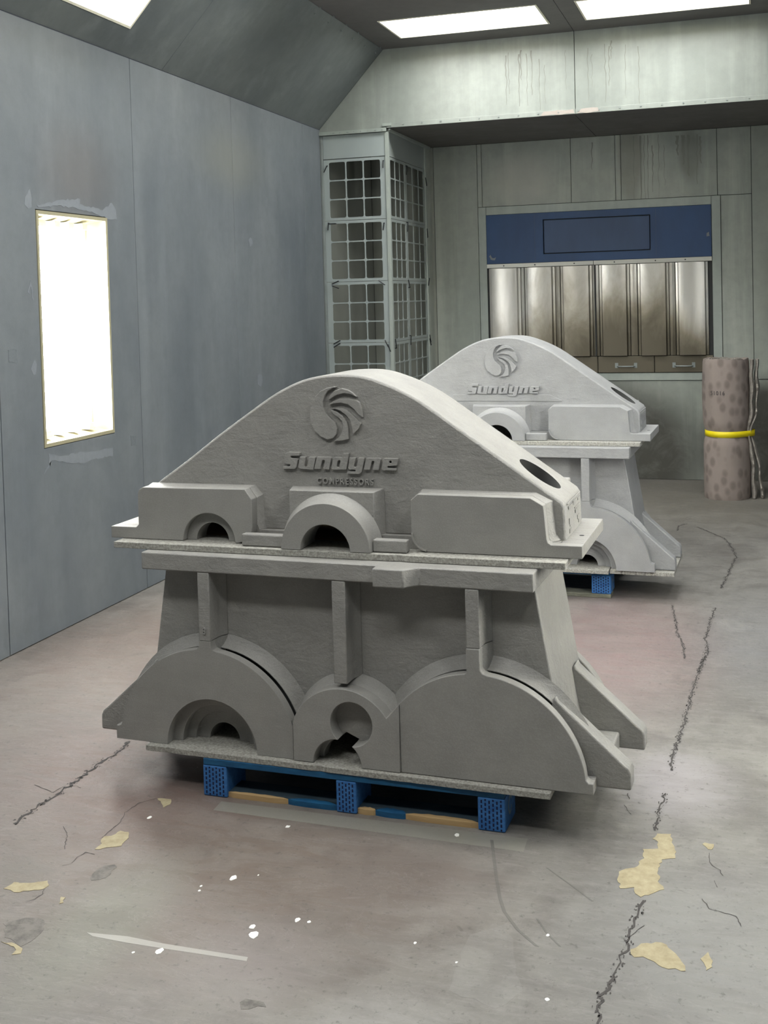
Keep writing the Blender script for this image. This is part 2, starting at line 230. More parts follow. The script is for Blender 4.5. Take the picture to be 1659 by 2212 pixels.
M['ply'] = t.done(t.mix(t.ramp(n, [(.35, 0.0), (.65, 1.0)]), srgb(128, 126, 118), srgb(172, 171, 163)), .8, t.bump(n, .003, .8))
t = NT('bare_plywood_face'); n = t.noise(t.coord((1, 9, 9), False), 4, 4, .6, 1.5)
M['wood'] = t.done(t.mix(n, srgb(120, 98, 66), srgb(168, 144, 104)), .7)
t = NT('raw_split_pine'); n = t.noise(t.coord((2, 30, 30), False), 3, 4, .6, 1)
M['pine'] = t.done(t.mix(n, srgb(160, 128, 84), srgb(196, 168, 122)), .75)
def mat_pallet(name, a, b):
    t = NT(name); n = t.noise(t.coord((1, 4, 4), False), 8, 5, .7)
    return t.done(t.mix(t.ramp(n, [(.35, 0.0), (.7, 1.0)]), a, b), .7, t.bump(n, .002, .5))
M['pblue'] = mat_pallet('blue_pallet_paint', srgb(8, 66, 104), srgb(24, 96, 138))
M['pblock'] = mat_pallet('blue_moulded_block', srgb(36, 92, 152), srgb(66, 124, 184))
M['pdark'] = mat_pallet('dusty_blue_pallet_board', srgb(44, 60, 70), srgb(68, 84, 92))
M['pworn'] = mat_pallet('grimy_grey_pallet_board', srgb(84, 84, 72), srgb(132, 132, 118))
t = NT('hood_shade_dark'); M['iron'] = t.done(srgb(34, 34, 33), .8)  # shade of the hood interior put into the colour
t = NT('shaded_cast_edge'); M['edge_shade'] = t.done(srgb(64, 65, 63), .8)  # edge of the opening darkened in colour for the shade on it
t = NT('block_slot'); M['slot'] = t.done(srgb(8, 22, 60), .8)
t = NT('pale_stencil_paint'); M['stencil'] = t.done(srgb(110, 130, 140), .7)
# rolled blanket
t = NT('quilted_felt')
vo = t.n('ShaderNodeTexVoronoi'); mp = t.coord((26, 26, 17), False); t.l(mp, vo.inputs['Vector']); vo.inputs['Scale'].default_value = .62; vo.inputs['Randomness'].default_value = .85
n = t.noise(t.coord(world=False), 40, 4, .7)
c = t.mix(t.ramp(vo.outputs[0], [(.25, 0.0), (.5, 1.0)]), srgb(116, 104, 98), srgb(144, 132, 125))
c = t.mix(t.math('MULTIPLY', n, .4), c, srgb(146, 138, 130))
M['felt'] = t.done(c, .95, t.bump(t.math('MULTIPLY', vo.outputs[0], -1.0), .01, .35))
t = NT('grey_felt_edge'); n = t.noise(t.coord(world=False), 30, 5, .7); M['felt_edge'] = t.done(t.mix(n, srgb(112, 106, 98), srgb(186, 180, 170)), .95, t.bump(n, .02, .8))
t = NT('yellow_strap'); M['yellow'] = t.done(srgb(236, 216, 12), .5)
t = NT('faint_ink'); M['ink'] = t.done(srgb(74, 70, 70), .9)
t = NT('drip_stain'); M['drip'] = t.done(srgb(120, 122, 114), .5)
t = NT('primer_patch'); M['primer'] = t.done(t.mix(t.noise(t.coord(), 25, 4, .7), srgb(158, 142, 132), srgb(166, 163, 156)), .6)
t = NT('putty_smear'); M['putty'] = t.done(t.mix(t.noise(t.coord(), 30, 4, .7), srgb(108, 114, 119), srgb(124, 129, 134)), .7)
t = NT('scratch_patch'); M['scratch'] = t.done(t.mix(t.noise(t.coord((1, 1, 3)), 60, 4, .7), srgb(78, 84, 88), srgb(118, 124, 128)), .7)

# ------------------------------------------------------------------ mesh helpers
def link(name, me, mat, parent=None, kind=None, label=None):
    o = bpy.data.objects.new(name, me); C.objects.link(o)
    if mat: me.materials.append(mat) if not me.materials else None
    if parent: o.parent = parent
    if kind: o['kind'] = kind
    if label: o['label'] = label
    return o
def tag(o, label, cat, group=None):
    o['label'] = label; o['category'] = cat
    if group: o['group'] = group
    return o
def empty(name, loc=(0, 0, 0), rz=0, label=None, cat=None, group=None, kind=None):
    o = bpy.data.objects.new(name, None); C.objects.link(o); o.location = loc; o.rotation_euler = (0, 0, rz); o.empty_display_size = .2
    if label: tag(o, label, cat, group)
    if kind: o['kind'] = kind
    return o
def bm_done(bm, name, mat, parent=None, bevel=0, seg=2, smooth=True, kind=None, label=None, loc=None, ang=.6):
    bmesh.ops.remove_doubles(bm, verts=bm.verts, dist=1e-5)
    bmesh.ops.recalc_face_normals(bm, faces=bm.faces)
    me = bpy.data.meshes.new(name); bm.to_mesh(me); bm.free()
    if smooth:
        for p in me.polygons: p.use_smooth = True
        me.set_sharp_from_angle(angle=.55)
    o = link(name, me, mat, parent, kind, label)
    if loc: o.location = loc
    if bevel:
        b = o.modifiers.new('edge', 'BEVEL'); b.width = bevel; b.segments = seg; b.limit_method = 'ANGLE'; b.angle_limit = ang; b.harden_normals = False
        b.use_clamp_overlap = True
    return o
def box_into(bm, x0, x1, y0, y1, z0, z1):
    v = [bm.verts.new(p) for p in ((x0, y0, z0), (x1, y0, z0), (x1, y1, z0), (x0, y1, z0), (x0, y0, z1), (x1, y0, z1), (x1, y1, z1), (x0, y1, z1))]
    for f in ((0, 3, 2, 1), (4, 5, 6, 7), (0, 1, 5, 4), (1, 2, 6, 5), (2, 3, 7, 6), (3, 0, 4, 7)): bm.faces.new([v[i] for i in f])
def box(name, x0, x1, y0, y1, z0, z1, mat, parent=None, bevel=0, **k):
    bm = bmesh.new(); box_into(bm, x0, x1, y0, y1, z0, z1); return bm_done(bm, name, mat, parent, bevel, smooth=False, **k)
def boxes(name, L, mat, parent=None, bevel=0, **k):
    me = None
    bm = bmesh.new()
    for b in L: box_into(bm, *b)
    bmesh.ops.recalc_face_normals(bm, faces=bm.faces)
    me = bpy.data.meshes.new(name); bm.to_mesh(me); bm.free()
    o = link(name, me, mat, parent, k.get('kind'), k.get('label'))
    if bevel:
        b = o.modifiers.new('edge', 'BEVEL'); b.width = bevel; b.segments = 1
    return o
def loft_into(bm, A, ya, B, yb, tri=True):      # two matching outlines in x,z at depths ya, yb, closed by caps
    a = [bm.verts.new((x, ya, z)) for x, z in A]; b = [bm.verts.new((x, yb, z)) for x, z in B]; n = len(a)
    for i in range(n): bm.faces.new((a[i], a[(i+1) % n], b[(i+1) % n], b[i]))
    bm.faces.new(a[::-1]); bm.faces.new(b)
def prism(name, poly, y0, y1, mat, parent=None, bevel=0, back=None, **k):
    bm = bmesh.new(); loft_into(bm, poly, y0, back or poly, y1); return bm_done(bm, name, mat, parent, bevel, **k)
def planprism(name, poly, z0, z1, mat, parent=None, bevel=0, **k):     # outline in x,y raised from z0 to z1
    bm = bmesh.new(); a = [bm.verts.new((x, y, z0)) for x, y in poly]; b = [bm.verts.new((x, y, z1)) for x, y in poly]; n = len(a)
    for i in range(n): bm.faces.new((a[i], a[(i+1) % n], b[(i+1) % n], b[i]))
    bm.faces.new(a[::-1]); bm.faces.new(b)
    return bm_done(bm, name, mat, parent, bevel, **k)
def arc(cx, cz, r, a0, a1, n=20):
    return [(cx+r*math.cos(math.radians(a0+(a1-a0)*i/n)), cz+r*math.sin(math.radians(a0+(a1-a0)*i/n))) for i in range(n+1)]
def half_lathe(name, cx, prof, mat, parent=None, n=36, bevel=0, **k):  # profile (r, y), closed, turned half way round
    bm = bmesh.new(); rings = []
    for i in range(n+1):
        a = PI*i/n; rings.append([bm.verts.new((cx+r*math.cos(a), y, r*math.sin(a))) for r, y in prof])
    m_ = len(prof)
    for i in range(n):
        for j in range(m_):
            bm.faces.new((rings[i][j], rings[i][(j+1) % m_], rings[i+1][(j+1) % m_], rings[i+1][j]))
    bm.faces.new(rings[0]); bm.faces.new(rings[-1][::-1])
    return bm_done(bm, name, mat, parent, bevel, **k)
def cyl_into(bm, p, q, r, n=10, r2=None):
    p, q = Vector(p), Vector(q); d = (q-p).normalized(); u = d.orthogonal().normalized(); v = d.cross(u); r2 = r if r2 is None else r2
    a = [bm.verts.new(p+(u*math.cos(2*PI*i/n)+v*math.sin(2*PI*i/n))*r) for i in range(n)]
    b = [bm.verts.new(q+(u*math.cos(2*PI*i/n)+v*math.sin(2*PI*i/n))*r2) for i in range(n)]
    for i in range(n): bm.faces.new((a[i], a[(i+1) % n], b[(i+1) % n], b[i]))
    bm.faces.new(a[::-1]); bm.faces.new(b)
def text_part(name, body, x, y, z, size, depth, mat, parent, sx=1.0, space=1.0, rot=(PI/2, 0, 0), bold=0.0):
    cu = bpy.data.curves.new(name, 'FONT'); cu.body = body; cu.size = size; cu.extrude = depth; cu.space_character = space; cu.align_x = 'CENTER'; cu.align_y = 'CENTER'; cu.offset = bold
    cu.resolution_u = 3
    tmp = bpy.data.objects.new('tmp', cu); C.objects.link(tmp)
    bpy.context.view_layer.update()
    me = bpy.data.meshes.new_from_object(tmp.evaluated_get(bpy.context.evaluated_depsgraph_get())); me.name = name
    bpy.data.objects.remove(tmp); me.materials.clear()
    o = link(name, me, mat, parent); o.location = (x, y, z); o.rotation_euler = rot; o.scale = (sx, 1, 1)
    return o

# ------------------------------------------------------------------ room shell
XL, XR, YF, YB, YH = -3.32, .86, -3.0, 10.25, 8.91
ZW, ZC, XS, XSR, ZS = 3.035, 3.636, -2.758, .298, 3.01
G = .0025      # half of a panel joint
fl = planprism('floor', [(XL-.3, YF-.2), (XR+.3, YF-.2), (XR+.3, YB+.2), (XL-.3, YB+.2)], -.12, 0, M['floor'], kind='structure', smooth=False)

def flat_poly(name, pts, z, mat, parent, th=.0008, kind=None, label=None):
    bm = bmesh.new(); a = [bm.verts.new((x, y, z)) for x, y in pts]; b = [bm.verts.new((x, y, z+th)) for x, y in pts]; n = len(a)
    for i in range(n): bm.faces.new((a[i], a[(i+1) % n], b[(i+1) % n], b[i]))
    bm.faces.new(b)
    return bm_done(bm, name, mat, parent, smooth=False, kind=kind, label=label)
rnd = random.Random(4)
def rough_outline(pts, step=.012, amp=.004):
    out = []
    for i, p in enumerate(pts):
        q = pts[(i+1) % len(pts)]; L = math.hypot(q[0]-p[0], q[1]-p[1]); n = max(1, int(L/step))
        for k in range(n):
            t = k/n; out.append((p[0]+(q[0]-p[0])*t+(rnd.uniform(-amp, amp) if k else 0), p[1]+(q[1]-p[1])*t+(rnd.uniform(-amp, amp) if k else 0)))
    return out
flat_poly('clean_strip', STRIP, 0, M['strip_light'], fl, .0004, label='paler rectangular strip of concrete in front of the near pallet')
flat_poly('pale_patch', rough_outline([[-0.697, 2.797], [-0.617, 2.874], [-0.571, 2.734], [-0.523, 2.599], [-0.571, 2.513], [-0.69, 2.554], [-0.7, 2.71]], .03, .008), 0, M['pale'], fl, .0003)
flat_poly('scrape_mark', STREAK, 0, M['streak'], fl, .0004, label='pale straight scrape on the concrete')
for w_, P_ in SCUFFS:
    L_ = [(x-w_/2, y) for x, y in P_]; R_ = [(x+w_/2, y) for x, y in P_[::-1]]
    flat_poly('scuff_mark', L_+R_, 0, M['scuff'], fl, .0005)
for P_ in PATCHES: flat_poly('bare_patch', rough_outline(P_), 0, M['tan'], fl, .0012, label='bare tan patch where the floor paint has peeled')
for P_ in DARKPATCH: flat_poly('spalled_patch', rough_outline(P_, .015, .008), 0, M['spall'], fl, .0006)
for x, y, r in SPECKS:
    flat_poly('paint_fleck', [(x+r*rnd.uniform(.6, 1.1)*math.cos(a*PI/4), y+1.3*r*rnd.uniform(.6, 1.1)*math.sin(a*PI/4)) for a in range(8)], 0, M['white'], fl, .001)
def crack(P_, wd):
    bm = bmesh.new(); thin = wd < .006
    pts = []
    for i in range(len(P_)-1):
        p, q = P_[i], P_[i+1]; L = math.hypot(q[0]-p[0], q[1]-p[1]); n = max(2, int(L/(.012 if thin else .016)))
        for k in range(n):
            t = k/n; j = wd*(.8 if thin else .45)
            pts.append((p[0]+(q[0]-p[0])*t+rnd.uniform(-j, j), p[1]+(q[1]-p[1])*t+rnd.uniform(-j, j)))
    pts.append(P_[-1])
    prev = None
    for i in range(len(pts)-1):
        a, b = Vector(pts[i]), Vector(pts[i+1]); d = (b-a)
        if d.length < 1e-5: continue
        nn = Vector((-d.y, d.x)).normalized()
        h = wd*rnd.uniform(.12, .5)*(1 if thin else .55)
        h0 = h if prev is None else prev
        q = [bm.verts.new((*(a-nn*h0), .0009)), bm.verts.new((*(b-nn*h), .0009)), bm.verts.new((*(b+nn*h), .0009)), bm.verts.new((*(a+nn*h0), .0009))]
        bm.faces.new(q); prev = h
        if not thin:
            for _ in range(3):      # crumbs of broken edge beside the crack
                c0 = a+nn*rnd.uniform(-wd*.8, wd*.8)+d*rnd.random(); s_ = rnd.uniform(.001, .0035)
                bm.faces.new([bm.verts.new((c0.x+s_*math.cos(t_)*rnd.uniform(.5, 1.4), c0.y+s_*2*math.sin(t_)*rnd.uniform(.5, 1.4), .0011)) for t_ in (0, 1.2, 2.5, 3.9, 5.1)])
    me = bpy.data.meshes.new('floor_crack'); bm.to_mesh(me); bm.free(); return link('floor_crack', me, M['crack'], fl)
for w_, P_ in CRACKS: crack(P_, w_)

# --- sheets with an opening, built as frames around a hole (u, v are the sheet's own axes)
def sheet(name, u0, u1, v0, v1, hole, put, th, mat, parent, kind=None, label=None, bev=.0015):
    bm = bmesh.new(); cells = []
    if hole:
        a, b, c_, d = hole; cells = [(u0, a, v0, v1), (b, u1, v0, v1), (a, b, v0, c_), (a, b, d, v1)]
    else: cells = [(u0, u1, v0, v1)]
    us = sorted({u0, u1} | ({hole[0], hole[1]} if hole else set())); vs = sorted({v0, v1} | ({hole[2], hole[3]} if hole else set()))
    V = {}
    for u in us:
        for v in vs:
            for k in (0, 1): V[u, v, k] = bm.verts.new(put(u, v, -th*k))
    for i in range(len(us)-1):
        for j in range(len(vs)-1):
            if hole and us[i] == hole[0] and vs[j] == hole[2]: continue
            for k in (0, 1):
                q = [V[us[i], vs[j], k], V[us[i+1], vs[j], k], V[us[i+1], vs[j+1], k], V[us[i], vs[j+1], k]]; bm.faces.new(q if k else q[::-1])
    for e in [e for e in bm.edges if len(e.link_faces) == 1 and e.verts[0] in [V[a] for a in V if a[2] == 0] and e.verts[1] in [V[a] for a in V if a[2] == 0]]:
        inv = {V[a]: a for a in V}; a, b = inv[e.verts[0]], inv[e.verts[1]]
        bm.faces.new((V[a], V[b], V[b[0], b[1], 1], V[a[0], a[1], 1]))
    return bm_done(bm, name, mat, parent, bev, seg=1, smooth=False, kind=kind, label=label)
putL = lambda u, v, d: (XL+d, u, v)
putR = lambda u, v, d: (XR-d, u, v)
def putSL(u, v, d):   # sloped left: v runs up the slope
    sx, sz = XS-XL, ZC-ZW; L = math.hypot(sx, sz); nx, nz = sz/L, -sx/L
    return (XL+sx*v/L+nx*d, u, ZW+sz*v/L+nz*d)
def putSR(u, v, d):
    x, y, z = putSL(u, v, d); return (XL+XR-x, y, z)
SL = math.hypot(XS-XL, ZC-ZW)
putC = lambda u, v, d: (u, v, ZC-d)

wall_lamps = {4.56: (4.895, 5.562, .935, 2.116)}
added_right_lamps = {3.26: (3.595, 4.262, .935, 2.116)}  # unseen lamp added to brighten the right-hand faces
YS = [-3.0, -.64, .66, 1.96, 3.26, 4.56, 5.86, 7.2, 8.52, 8.91, 10.25]
skin = box('wall_left', XL-.09, XL-.022, YF, YB, 0, ZW, M['joint'], kind='structure')
skin.data.materials.clear(); skin.data.materials.append(M['joint'])
def cut_skin(name, x, put, hole):
    bpy.data.objects.remove(bpy.data.objects[name]); bm = bmesh.new()
    for q in ((YF, 4.895, 0, ZW), (5.562, YB, 0, ZW), (4.895, 5.562, 0, .935), (4.895, 5.562, 2.116, ZW)):
        box_into(bm, x-.033, x-.021, *q)
    return bm_done(bm, name, M['joint'], None, kind='structure', smooth=False)
wl = cut_skin('wall_left', XL, putL, None)
for a, b in zip(YS[:-1], YS[1:]):
    sheet('wall_panel', a+G, b-G, .004, ZW-.004, wall_lamps.get(a), putL, .02, M['wall_left'] if b <= 8.95 else M['plenum'], wl)
wr = sheet('wall_right', YF, YB, 0, ZW, added_right_lamps[3.26], lambda u, v, d: putR(u, v, d-.021), .012, M['joint'], None, 'structure', None, 0)
for a, b in zip(YS[:-1], YS[1:]): sheet('wall_panel', a+G, b-G, .004, ZW-.004, added_right_lamps.get(a), putR, .02, M['wall_left'], wr)
# slopes, ceiling
slope_lamps = {3.70: (4.50, 5.69, .155, .70), 1.16: (1.96, 3.15, .155, .70)}
YSL = [-3.0, -1.38, 1.16, 3.70, 6.24, 8.91]
sl_back = {}
for nm, put in (('ceiling_slope_left', putSL), ('ceiling_slope_right', putSR)):
    root = empty(nm, kind='structure')
    for a, b in zip(YSL[:-1], YSL[1:]): sheet('slope_panel', a+G*.7, b-G*.7, 0, SL, slope_lamps.get(a), put, .03, M['slope'], root)
ceil_root = empty('ceiling', kind='structure')
CL = [(-2.52, -1.355, 8.0, 8.59), (-1.105, .06, 8.0, 8.59)]
FAR = [(a, b, 5.9, 6.49) for a, b, _, _ in CL]; MID = [(a, b, 3.5, 4.09) for a, b, _, _ in CL]; NEAR = [(a, b, .9, 1.49) for a, b, _, _ in CL]  # three lamp pairs out of view, added for their light
for (y0, y1, hl) in ((-3.0, -.9, None), (-.9, 2.5, NEAR), (2.5, 4.9, MID), (4.9, 7.3, FAR), (7.3, 8.91, CL)):
    for k, (xa, xb) in enumerate(((XS, -1.23), (-1.23, XSR))):
        sheet('ceiling_panel', xa+(G*.6 if k else 0), xb-(0 if k else G*.6), y0+G*.6, y1-G*.6, hl[k] if hl else None, putC, .03, M['ceiling'], ceil_root)
bm = bmesh.new()
for i in range(30):
    y = 8.8-i*.27
    for s_ in (0, 1):
        x = (XS+.012) if s_ == 0 else (XS-.03); z = ZC-.001 if s_ == 0 else ZC-.04
        if rnd.random() < .8: cyl_into(bm, (x, y, z), (x+.004, y, z-.012), .005, 6)
bm_done(bm, 'rivet_row', M['alu'], ceil_root, kind='stuff')
# front wall behind the camera
box('wall_front', XL, XR, YF-.1, YF, 0, ZC, M['wall_left'], kind='structure')
# header beam and soffit
hd = box('trim_1', XL, XR, YH+.02, YH+.05, ZS+.01, ZC, M['joint'], kind='structure')
hdr_poly = lambda xa, xb: [(xa, ZS), (xb, ZS), (xb, ZC if xb < XSR else ZC), (xa, ZC)]
prism('header_panel', [(XL, ZS+.001), (-1.23-G, ZS+.001), (-1.23-G, ZC), (XS, ZC), (XL, ZW)], YH, YH+.02, M['header'], hd, .001, smooth=False)
prism('header_panel', [(-1.23+G, ZS+.001), (XR, ZS+.001), (XR, ZW), (XSR, ZC), (-1.23+G, ZC)], YH, YH+.02, M['header'], hd, .001, smooth=False)
box('header_flange', XS+.015, -1.23, YH-.012, YH-.0005, ZS-.001, ZS+.036, M['header'], hd, .0015)
box('header_flange', -1.228, XR, YH-.012, YH-.0005, ZS-.001, ZS+.036, M['header'], hd, .0015)
box('column_trim', XL, XS+.012, YH-.02, YH-.0005, ZS-.028, ZS+.001, M['frame_back'], hd, .0015)
box('splice_plate', -2.775, -2.70, YH-.017, YH-.0125, ZS+.012, ZS+.036, M['frame_back'], hd, .001)
for a, b in ((-1.50, -1.235), (-1.215, -1.05)):
    prism('primer_patch', rough_outline([(a, ZS+.002), (b, ZS+.004), (b-.01, ZS+.034), (a+.03, ZS+.033)], .03, .004), YH-.0135, YH-.0122, M['primer'], hd, smooth=False, label='peeled pinkish primer on the header edge')
bm = bmesh.new()
for i in range(22): cyl_into(bm, (-2.6+.155*i, YH-.012, ZS+.02), (-2.6+.155*i, YH-.017, ZS+.02), .006, 8)
for i in range(9): cyl_into(bm, (-3.2+.06*i+rnd.uniform(0, .02), YH-.02, ZS-.015), (-3.2+.06*i, YH-.022, ZS-.015), .003, 6)
bm_done(bm, 'bolt_row', M['alu'], hd, kind='stuff')
def drips(parent, L, yw, mat, name='drip_stain'):
    for x, z0, z1, wd in L:
        pts, n = [], 10
        zz = [z0+(z1-z0)*i/n for i in range(n+1)]; xo = [x+rnd.uniform(-.006, .006) for _ in zz]
        ww = [wd*(1-.6*i/n)*rnd.uniform(.6, 1.2) for i in range(n+1)]
        poly = [(a-b/2, z) for a, b, z in zip(xo, ww, zz)]+[(a+b/2, z) for a, b, z in list(zip(xo, ww, zz))[::-1]]
        prism(name, poly, yw-.0007, yw, mat, parent, smooth=False)
drips(hd, [(-1.76, 3.50, 3.12, .009), (-1.74, 3.52, 3.2, .006), (-1.66, 3.50, 3.1, .010), (-1.645, 3.53, 3.3, .012), (-1.60, 3.5, 3.1, .006), (-1.56, 3.52, 3.18, .009), (-1.50, 3.45, 3.06, .007),
           (-1.46, 3.4, 3.1, .005), (-1.13, 3.5, 3.1, .006), (-1.10, 3.45, 3.2, .005), (-1.0, 3.52, 3.08, .007), (-.97, 3.5, 3.2, .009), (-.95, 3.54, 3.4, .01), (-.85, 3.5, 3.1, .005), (-.75, 3.48, 3.05, .007), (-1.3, 3.5, 3.2, .004)], YH, M['drip'])
sf = box('trim_2', XL, XR, YH+.05, YB, ZS+.02, ZS+.04, M['joint'], kind='structure')
box('soffit_panel', XL, -1.24-.002, YH+.001, YB, ZS, ZS+.019, M['soffit'], sf, .001)
box('soffit_panel', -1.24+.002, XR, YH+.001, YB, ZS, ZS+.019, M['soffit'], sf, .001)
# back wall
wb = box('wall_back', XL-.1, XR+.1, YB+.021, YB+.09, 0, ZC, M['joint'], kind='structure')
def bpanel(x0, x1, z0, z1, mat='wall_back', parent=wb, name='wall_panel', y=YB): return box(name, x0+.002, x1-.002, y, y+.02, z0+.002, z1-.002, M[mat], parent, .0015)
for xa, xb in ((-2.27, -1.467), (-1.467, -1.08), (-1.08, -1.032), (-1.032, -.226), (-.226, .05)):
    bpanel(xa, xb, 2.442 if xb < .0 else 2.442, ZS)
bpanel(.05, XR, .87, ZS); bpanel(-.203, .05, .87, 2.442)
bpanel(-2.72, -2.312, 0, ZS); bpanel(XL, -2.72, 0, ZS, 'plenum')
bpanel(-2.312, -2.27, 2.442, ZS)
bpanel(-2.312, -.203, 0, .866); bpanel(-.203, XR, 0, .868)
drips(wb, [(-1.28, 2.96, 2.72, .012), (-.86, 2.99, 2.38, .018), (-.92, 2.99, 2.45, .008), (-.83, 2.99, 2.42, .006), (-.80, 2.99, 2.4, .008), (-.76, 2.9, 2.5, .01), (-.71, 2.99, 2.45, .006),
           (-.5, 2.97, 2.72, .04), (-.46, 2.97, 2.62, .03), (-.39, 2.97, 2.55, .012), (-.66, 2.9, 2.55, .005), (-.55, 2.97, 2.8, .03), (-.36, 2.95, 2.72, .02)], YB, M['drip'])

# trim frame round the intake
fb = empty('intake_trim', (0, 0, 0), kind='structure')
box('intake_frame', -2.308, -2.238, YB-.012, YB-.0005, .87, 2.44, M['frame_back'], fb, .002)
box('intake_frame', -.278, -.205, YB-.012, YB-.0005, .87, 2.44, M['frame_back'], fb, .002)
box('intake_frame', -2.236, -.280, YB-.012, YB-.0005, 2.368, 2.44, M['frame_back'], fb, .002)
box('intake_frame', -2.236, -.280, YB-.012, YB-.0005, .868, .932, M['frame_back'], fb, .002)
box('intake_frame', -2.236, -.280, YB+.004, YB+.018, .934, 2.366, M['joint'], fb)

# ------------------------------------------------------------------ blue intake cabinet in the back wall
cab = empty('intake_cabinet', (-1.258, YB, .935), 0, 'blue topped metal intake cabinet with upright steel baffles set in the back wall', 'cabinet')
def cb(name, x0, x1, y0, y1, z0, z1, mat, bev=.0015, parent=None, **k):
    o = box(name, x0+1.258, x1+1.258, y0, y1, z0-.935, z1-.935, M[mat], parent or cab, bev, **k); return o
# blue head around a recessed access door
bm = bmesh.new()
for q in ((-2.234, -1.722), (-.788, -.282)): box_into(bm, q[0]+1.258, q[1]+1.258, -.022, .003, .992, 1.430)
box_into(bm, -1.722+1.258, -.788+1.258, -.022, .003, 2.306-.935, 1.430); box_into(bm, -1.722+1.258, -.788+1.258, -.022, .003, .992, 1.998-.935)
bm_done(bm, 'head_panel', M['blue'], cab, smooth=False, label='navy blue head panel')
cb('access_door', -1.714, -.796, -.016, .002, 2.006, 2.298, 'blue_door', .003, label='dull slate blue recessed access door')
box('door_trim', -1.80+1.258, -1.795+1.258, -.0235, -.0225, .995, 1.42, M['blue_door'], cab); box('door_trim', -.745+1.258, -.74+1.258, -.0235, -.0225, .995, 1.42, M['blue_door'], cab)
for a, b in ((-2.236, -1.284), (-1.280, -.280)): cb('top_strip', a, b, -.028, .002, 1.888, 1.924, 'strip', label='pale galvanised strip')
bm = bmesh.new()
for x in (-2.08, -1.8, -1.45, -1.1, -.75, -.5): cyl_into(bm, (x+1.258, -.028, 1.906-.935), (x+1.258, -.032, 1.906-.935), .006, 8)
bm_done(bm, 'screw_head', M['black'], cab, kind='stuff')
for i, (a, b) in enumerate(((-2.20, -1.955), (-1.875, -1.645), (-1.555, -1.318), (-1.215, -.995), (-.885, -.662), (-.565, -.335))):
    # a shallow box-section baffle with turned-back sides
    z0, z1 = 1.085-.935, 1.884-.935; x0, x1 = a+1.258, b+1.258
    planprism('baffle', [(x0-.022, .0), (x0-.02, -.012), (x0, -.016), (x0+.006, -.052), (x0+.05, -.060), (x1-.05, -.060), (x1-.006, -.052), (x1, -.016), (x1+.02, -.012), (x1+.022, .0)], z0, z1, M['steel'], cab, .002)
    if i < 5:
        nx = (-1.875, -1.555, -1.215, -.885, -.565)[i]+1.258
        planprism('baffle_channel', [(x1+.024, .002), (x1+.026, -.020), ((x1+nx)/2, -.028), (nx-.026, -.020), (nx-.024, .002)], z0, z1, M['steel'], cab, .001)
cb('centre_post', -1.274, -1.262, -.064, -.029, 1.085, 1.886, 'joint')
for a, b in ((-2.234, -1.746), (-1.742, -1.262), (-1.258, -.775), (-.771, -.283)):
    d = cb('drawer', a, b, -.022, .002, .937, 1.080, 'steel', .003)
    c0 = (a+b)/2+1.258
    bm = bmesh.new(); zz = .065
    box_into(bm, c0-.095, c0-.068, -.026, -.0225, zz-.022, zz+.022); box_into(bm, c0+.068, c0+.095, -.026, -.0225, zz-.022, zz+.022)
    pts = [(-.075, -.028), (-.06, -.045), (-.03, -.052), (.03, -.052), (.06, -.045), (.075, -.028)]
    for p, q in zip(pts[:-1], pts[1:]): cyl_into(bm, (c0+p[0], p[1], zz-.008), (c0+q[0], q[1], zz-.008), .006, 8)
    h = bm_done(bm, 'drawer_handle', M['alu'], d, label='dull metal bow handle')
prism('chipped_paint', rough_outline([(-2.215+1.258, 1.06), (-2.20+1.258, 1.075), (-2.185+1.258, 1.045), (-2.15+1.258, 1.05), (-2.16+1.258, 1.025), (-2.2+1.258, 1.03)], .012, .004), -.0228, -.0221, M['putty'], cab, smooth=False)
prism('chipped_paint', rough_outline([(-.32+1.258, 1.19), (-.30+1.258, 1.2), (-.295+1.258, 1.165), (-.32+1.258, 1.16)], .012, .004), -.0228, -.0221, M['putty'], cab, smooth=False)

# ------------------------------------------------------------------ filter column in the corner
col = empty('filter_column', (XL, YH, 0), 0, 'tall grey sheet metal exhaust column of angle posts filling the back left corner', 'column')
cx = lambda x: x-XL
def colbox(name, x0, x1, y0, y1, z0, z1, mat, bev=.002): return box(name, x0-XL, x1-XL, y0-YH, y1-YH, z0, z1, M[mat], col, bev)
colbox('corner_post', -2.765, -2.735, YH, YH+.03, 0, ZS-.03, 'frame_back')
colbox('wall_angle', XL+.001, XL+.022, YH, YH+.012, 0, ZS-.03, 'alu')
colbox('front_blank', XL+.024, -2.767, YH+.006, YH+.014, 2.79, ZS-.03, 'grid')
colbox('side_blank', -2.752, -2.744, YH+.034, 10.03, 2.79, ZS-.005, 'grid_side')
colbox('rear_post', -2.765, -2.735, 10.02, 10.06, 0, ZS-.002, 'frame_back')
colbox('rear_blank', -2.757, -2.747, 10.062, YB-.001, 0, ZS-.002, 'wall_back')
colbox('top_angle', -2.743, -2.728, YH+.034, 10.2, ZS-.03, ZS-.002, 'frame_back')
def rr(x0, x1, z0, z1, r=.014, n=3):
    P = []
    for cx_, cz_, a in ((x1-r, z1-r, 0), (x0+r, z1-r, 90), (x0+r, z0+r, 180), (x1-r, z0+r, 270)):
        for i in range(n+1): P.append((cx_+r*math.cos(math.radians(a+90*i/n)), cz_+r*math.sin(math.radians(a+90*i/n))))
    return P
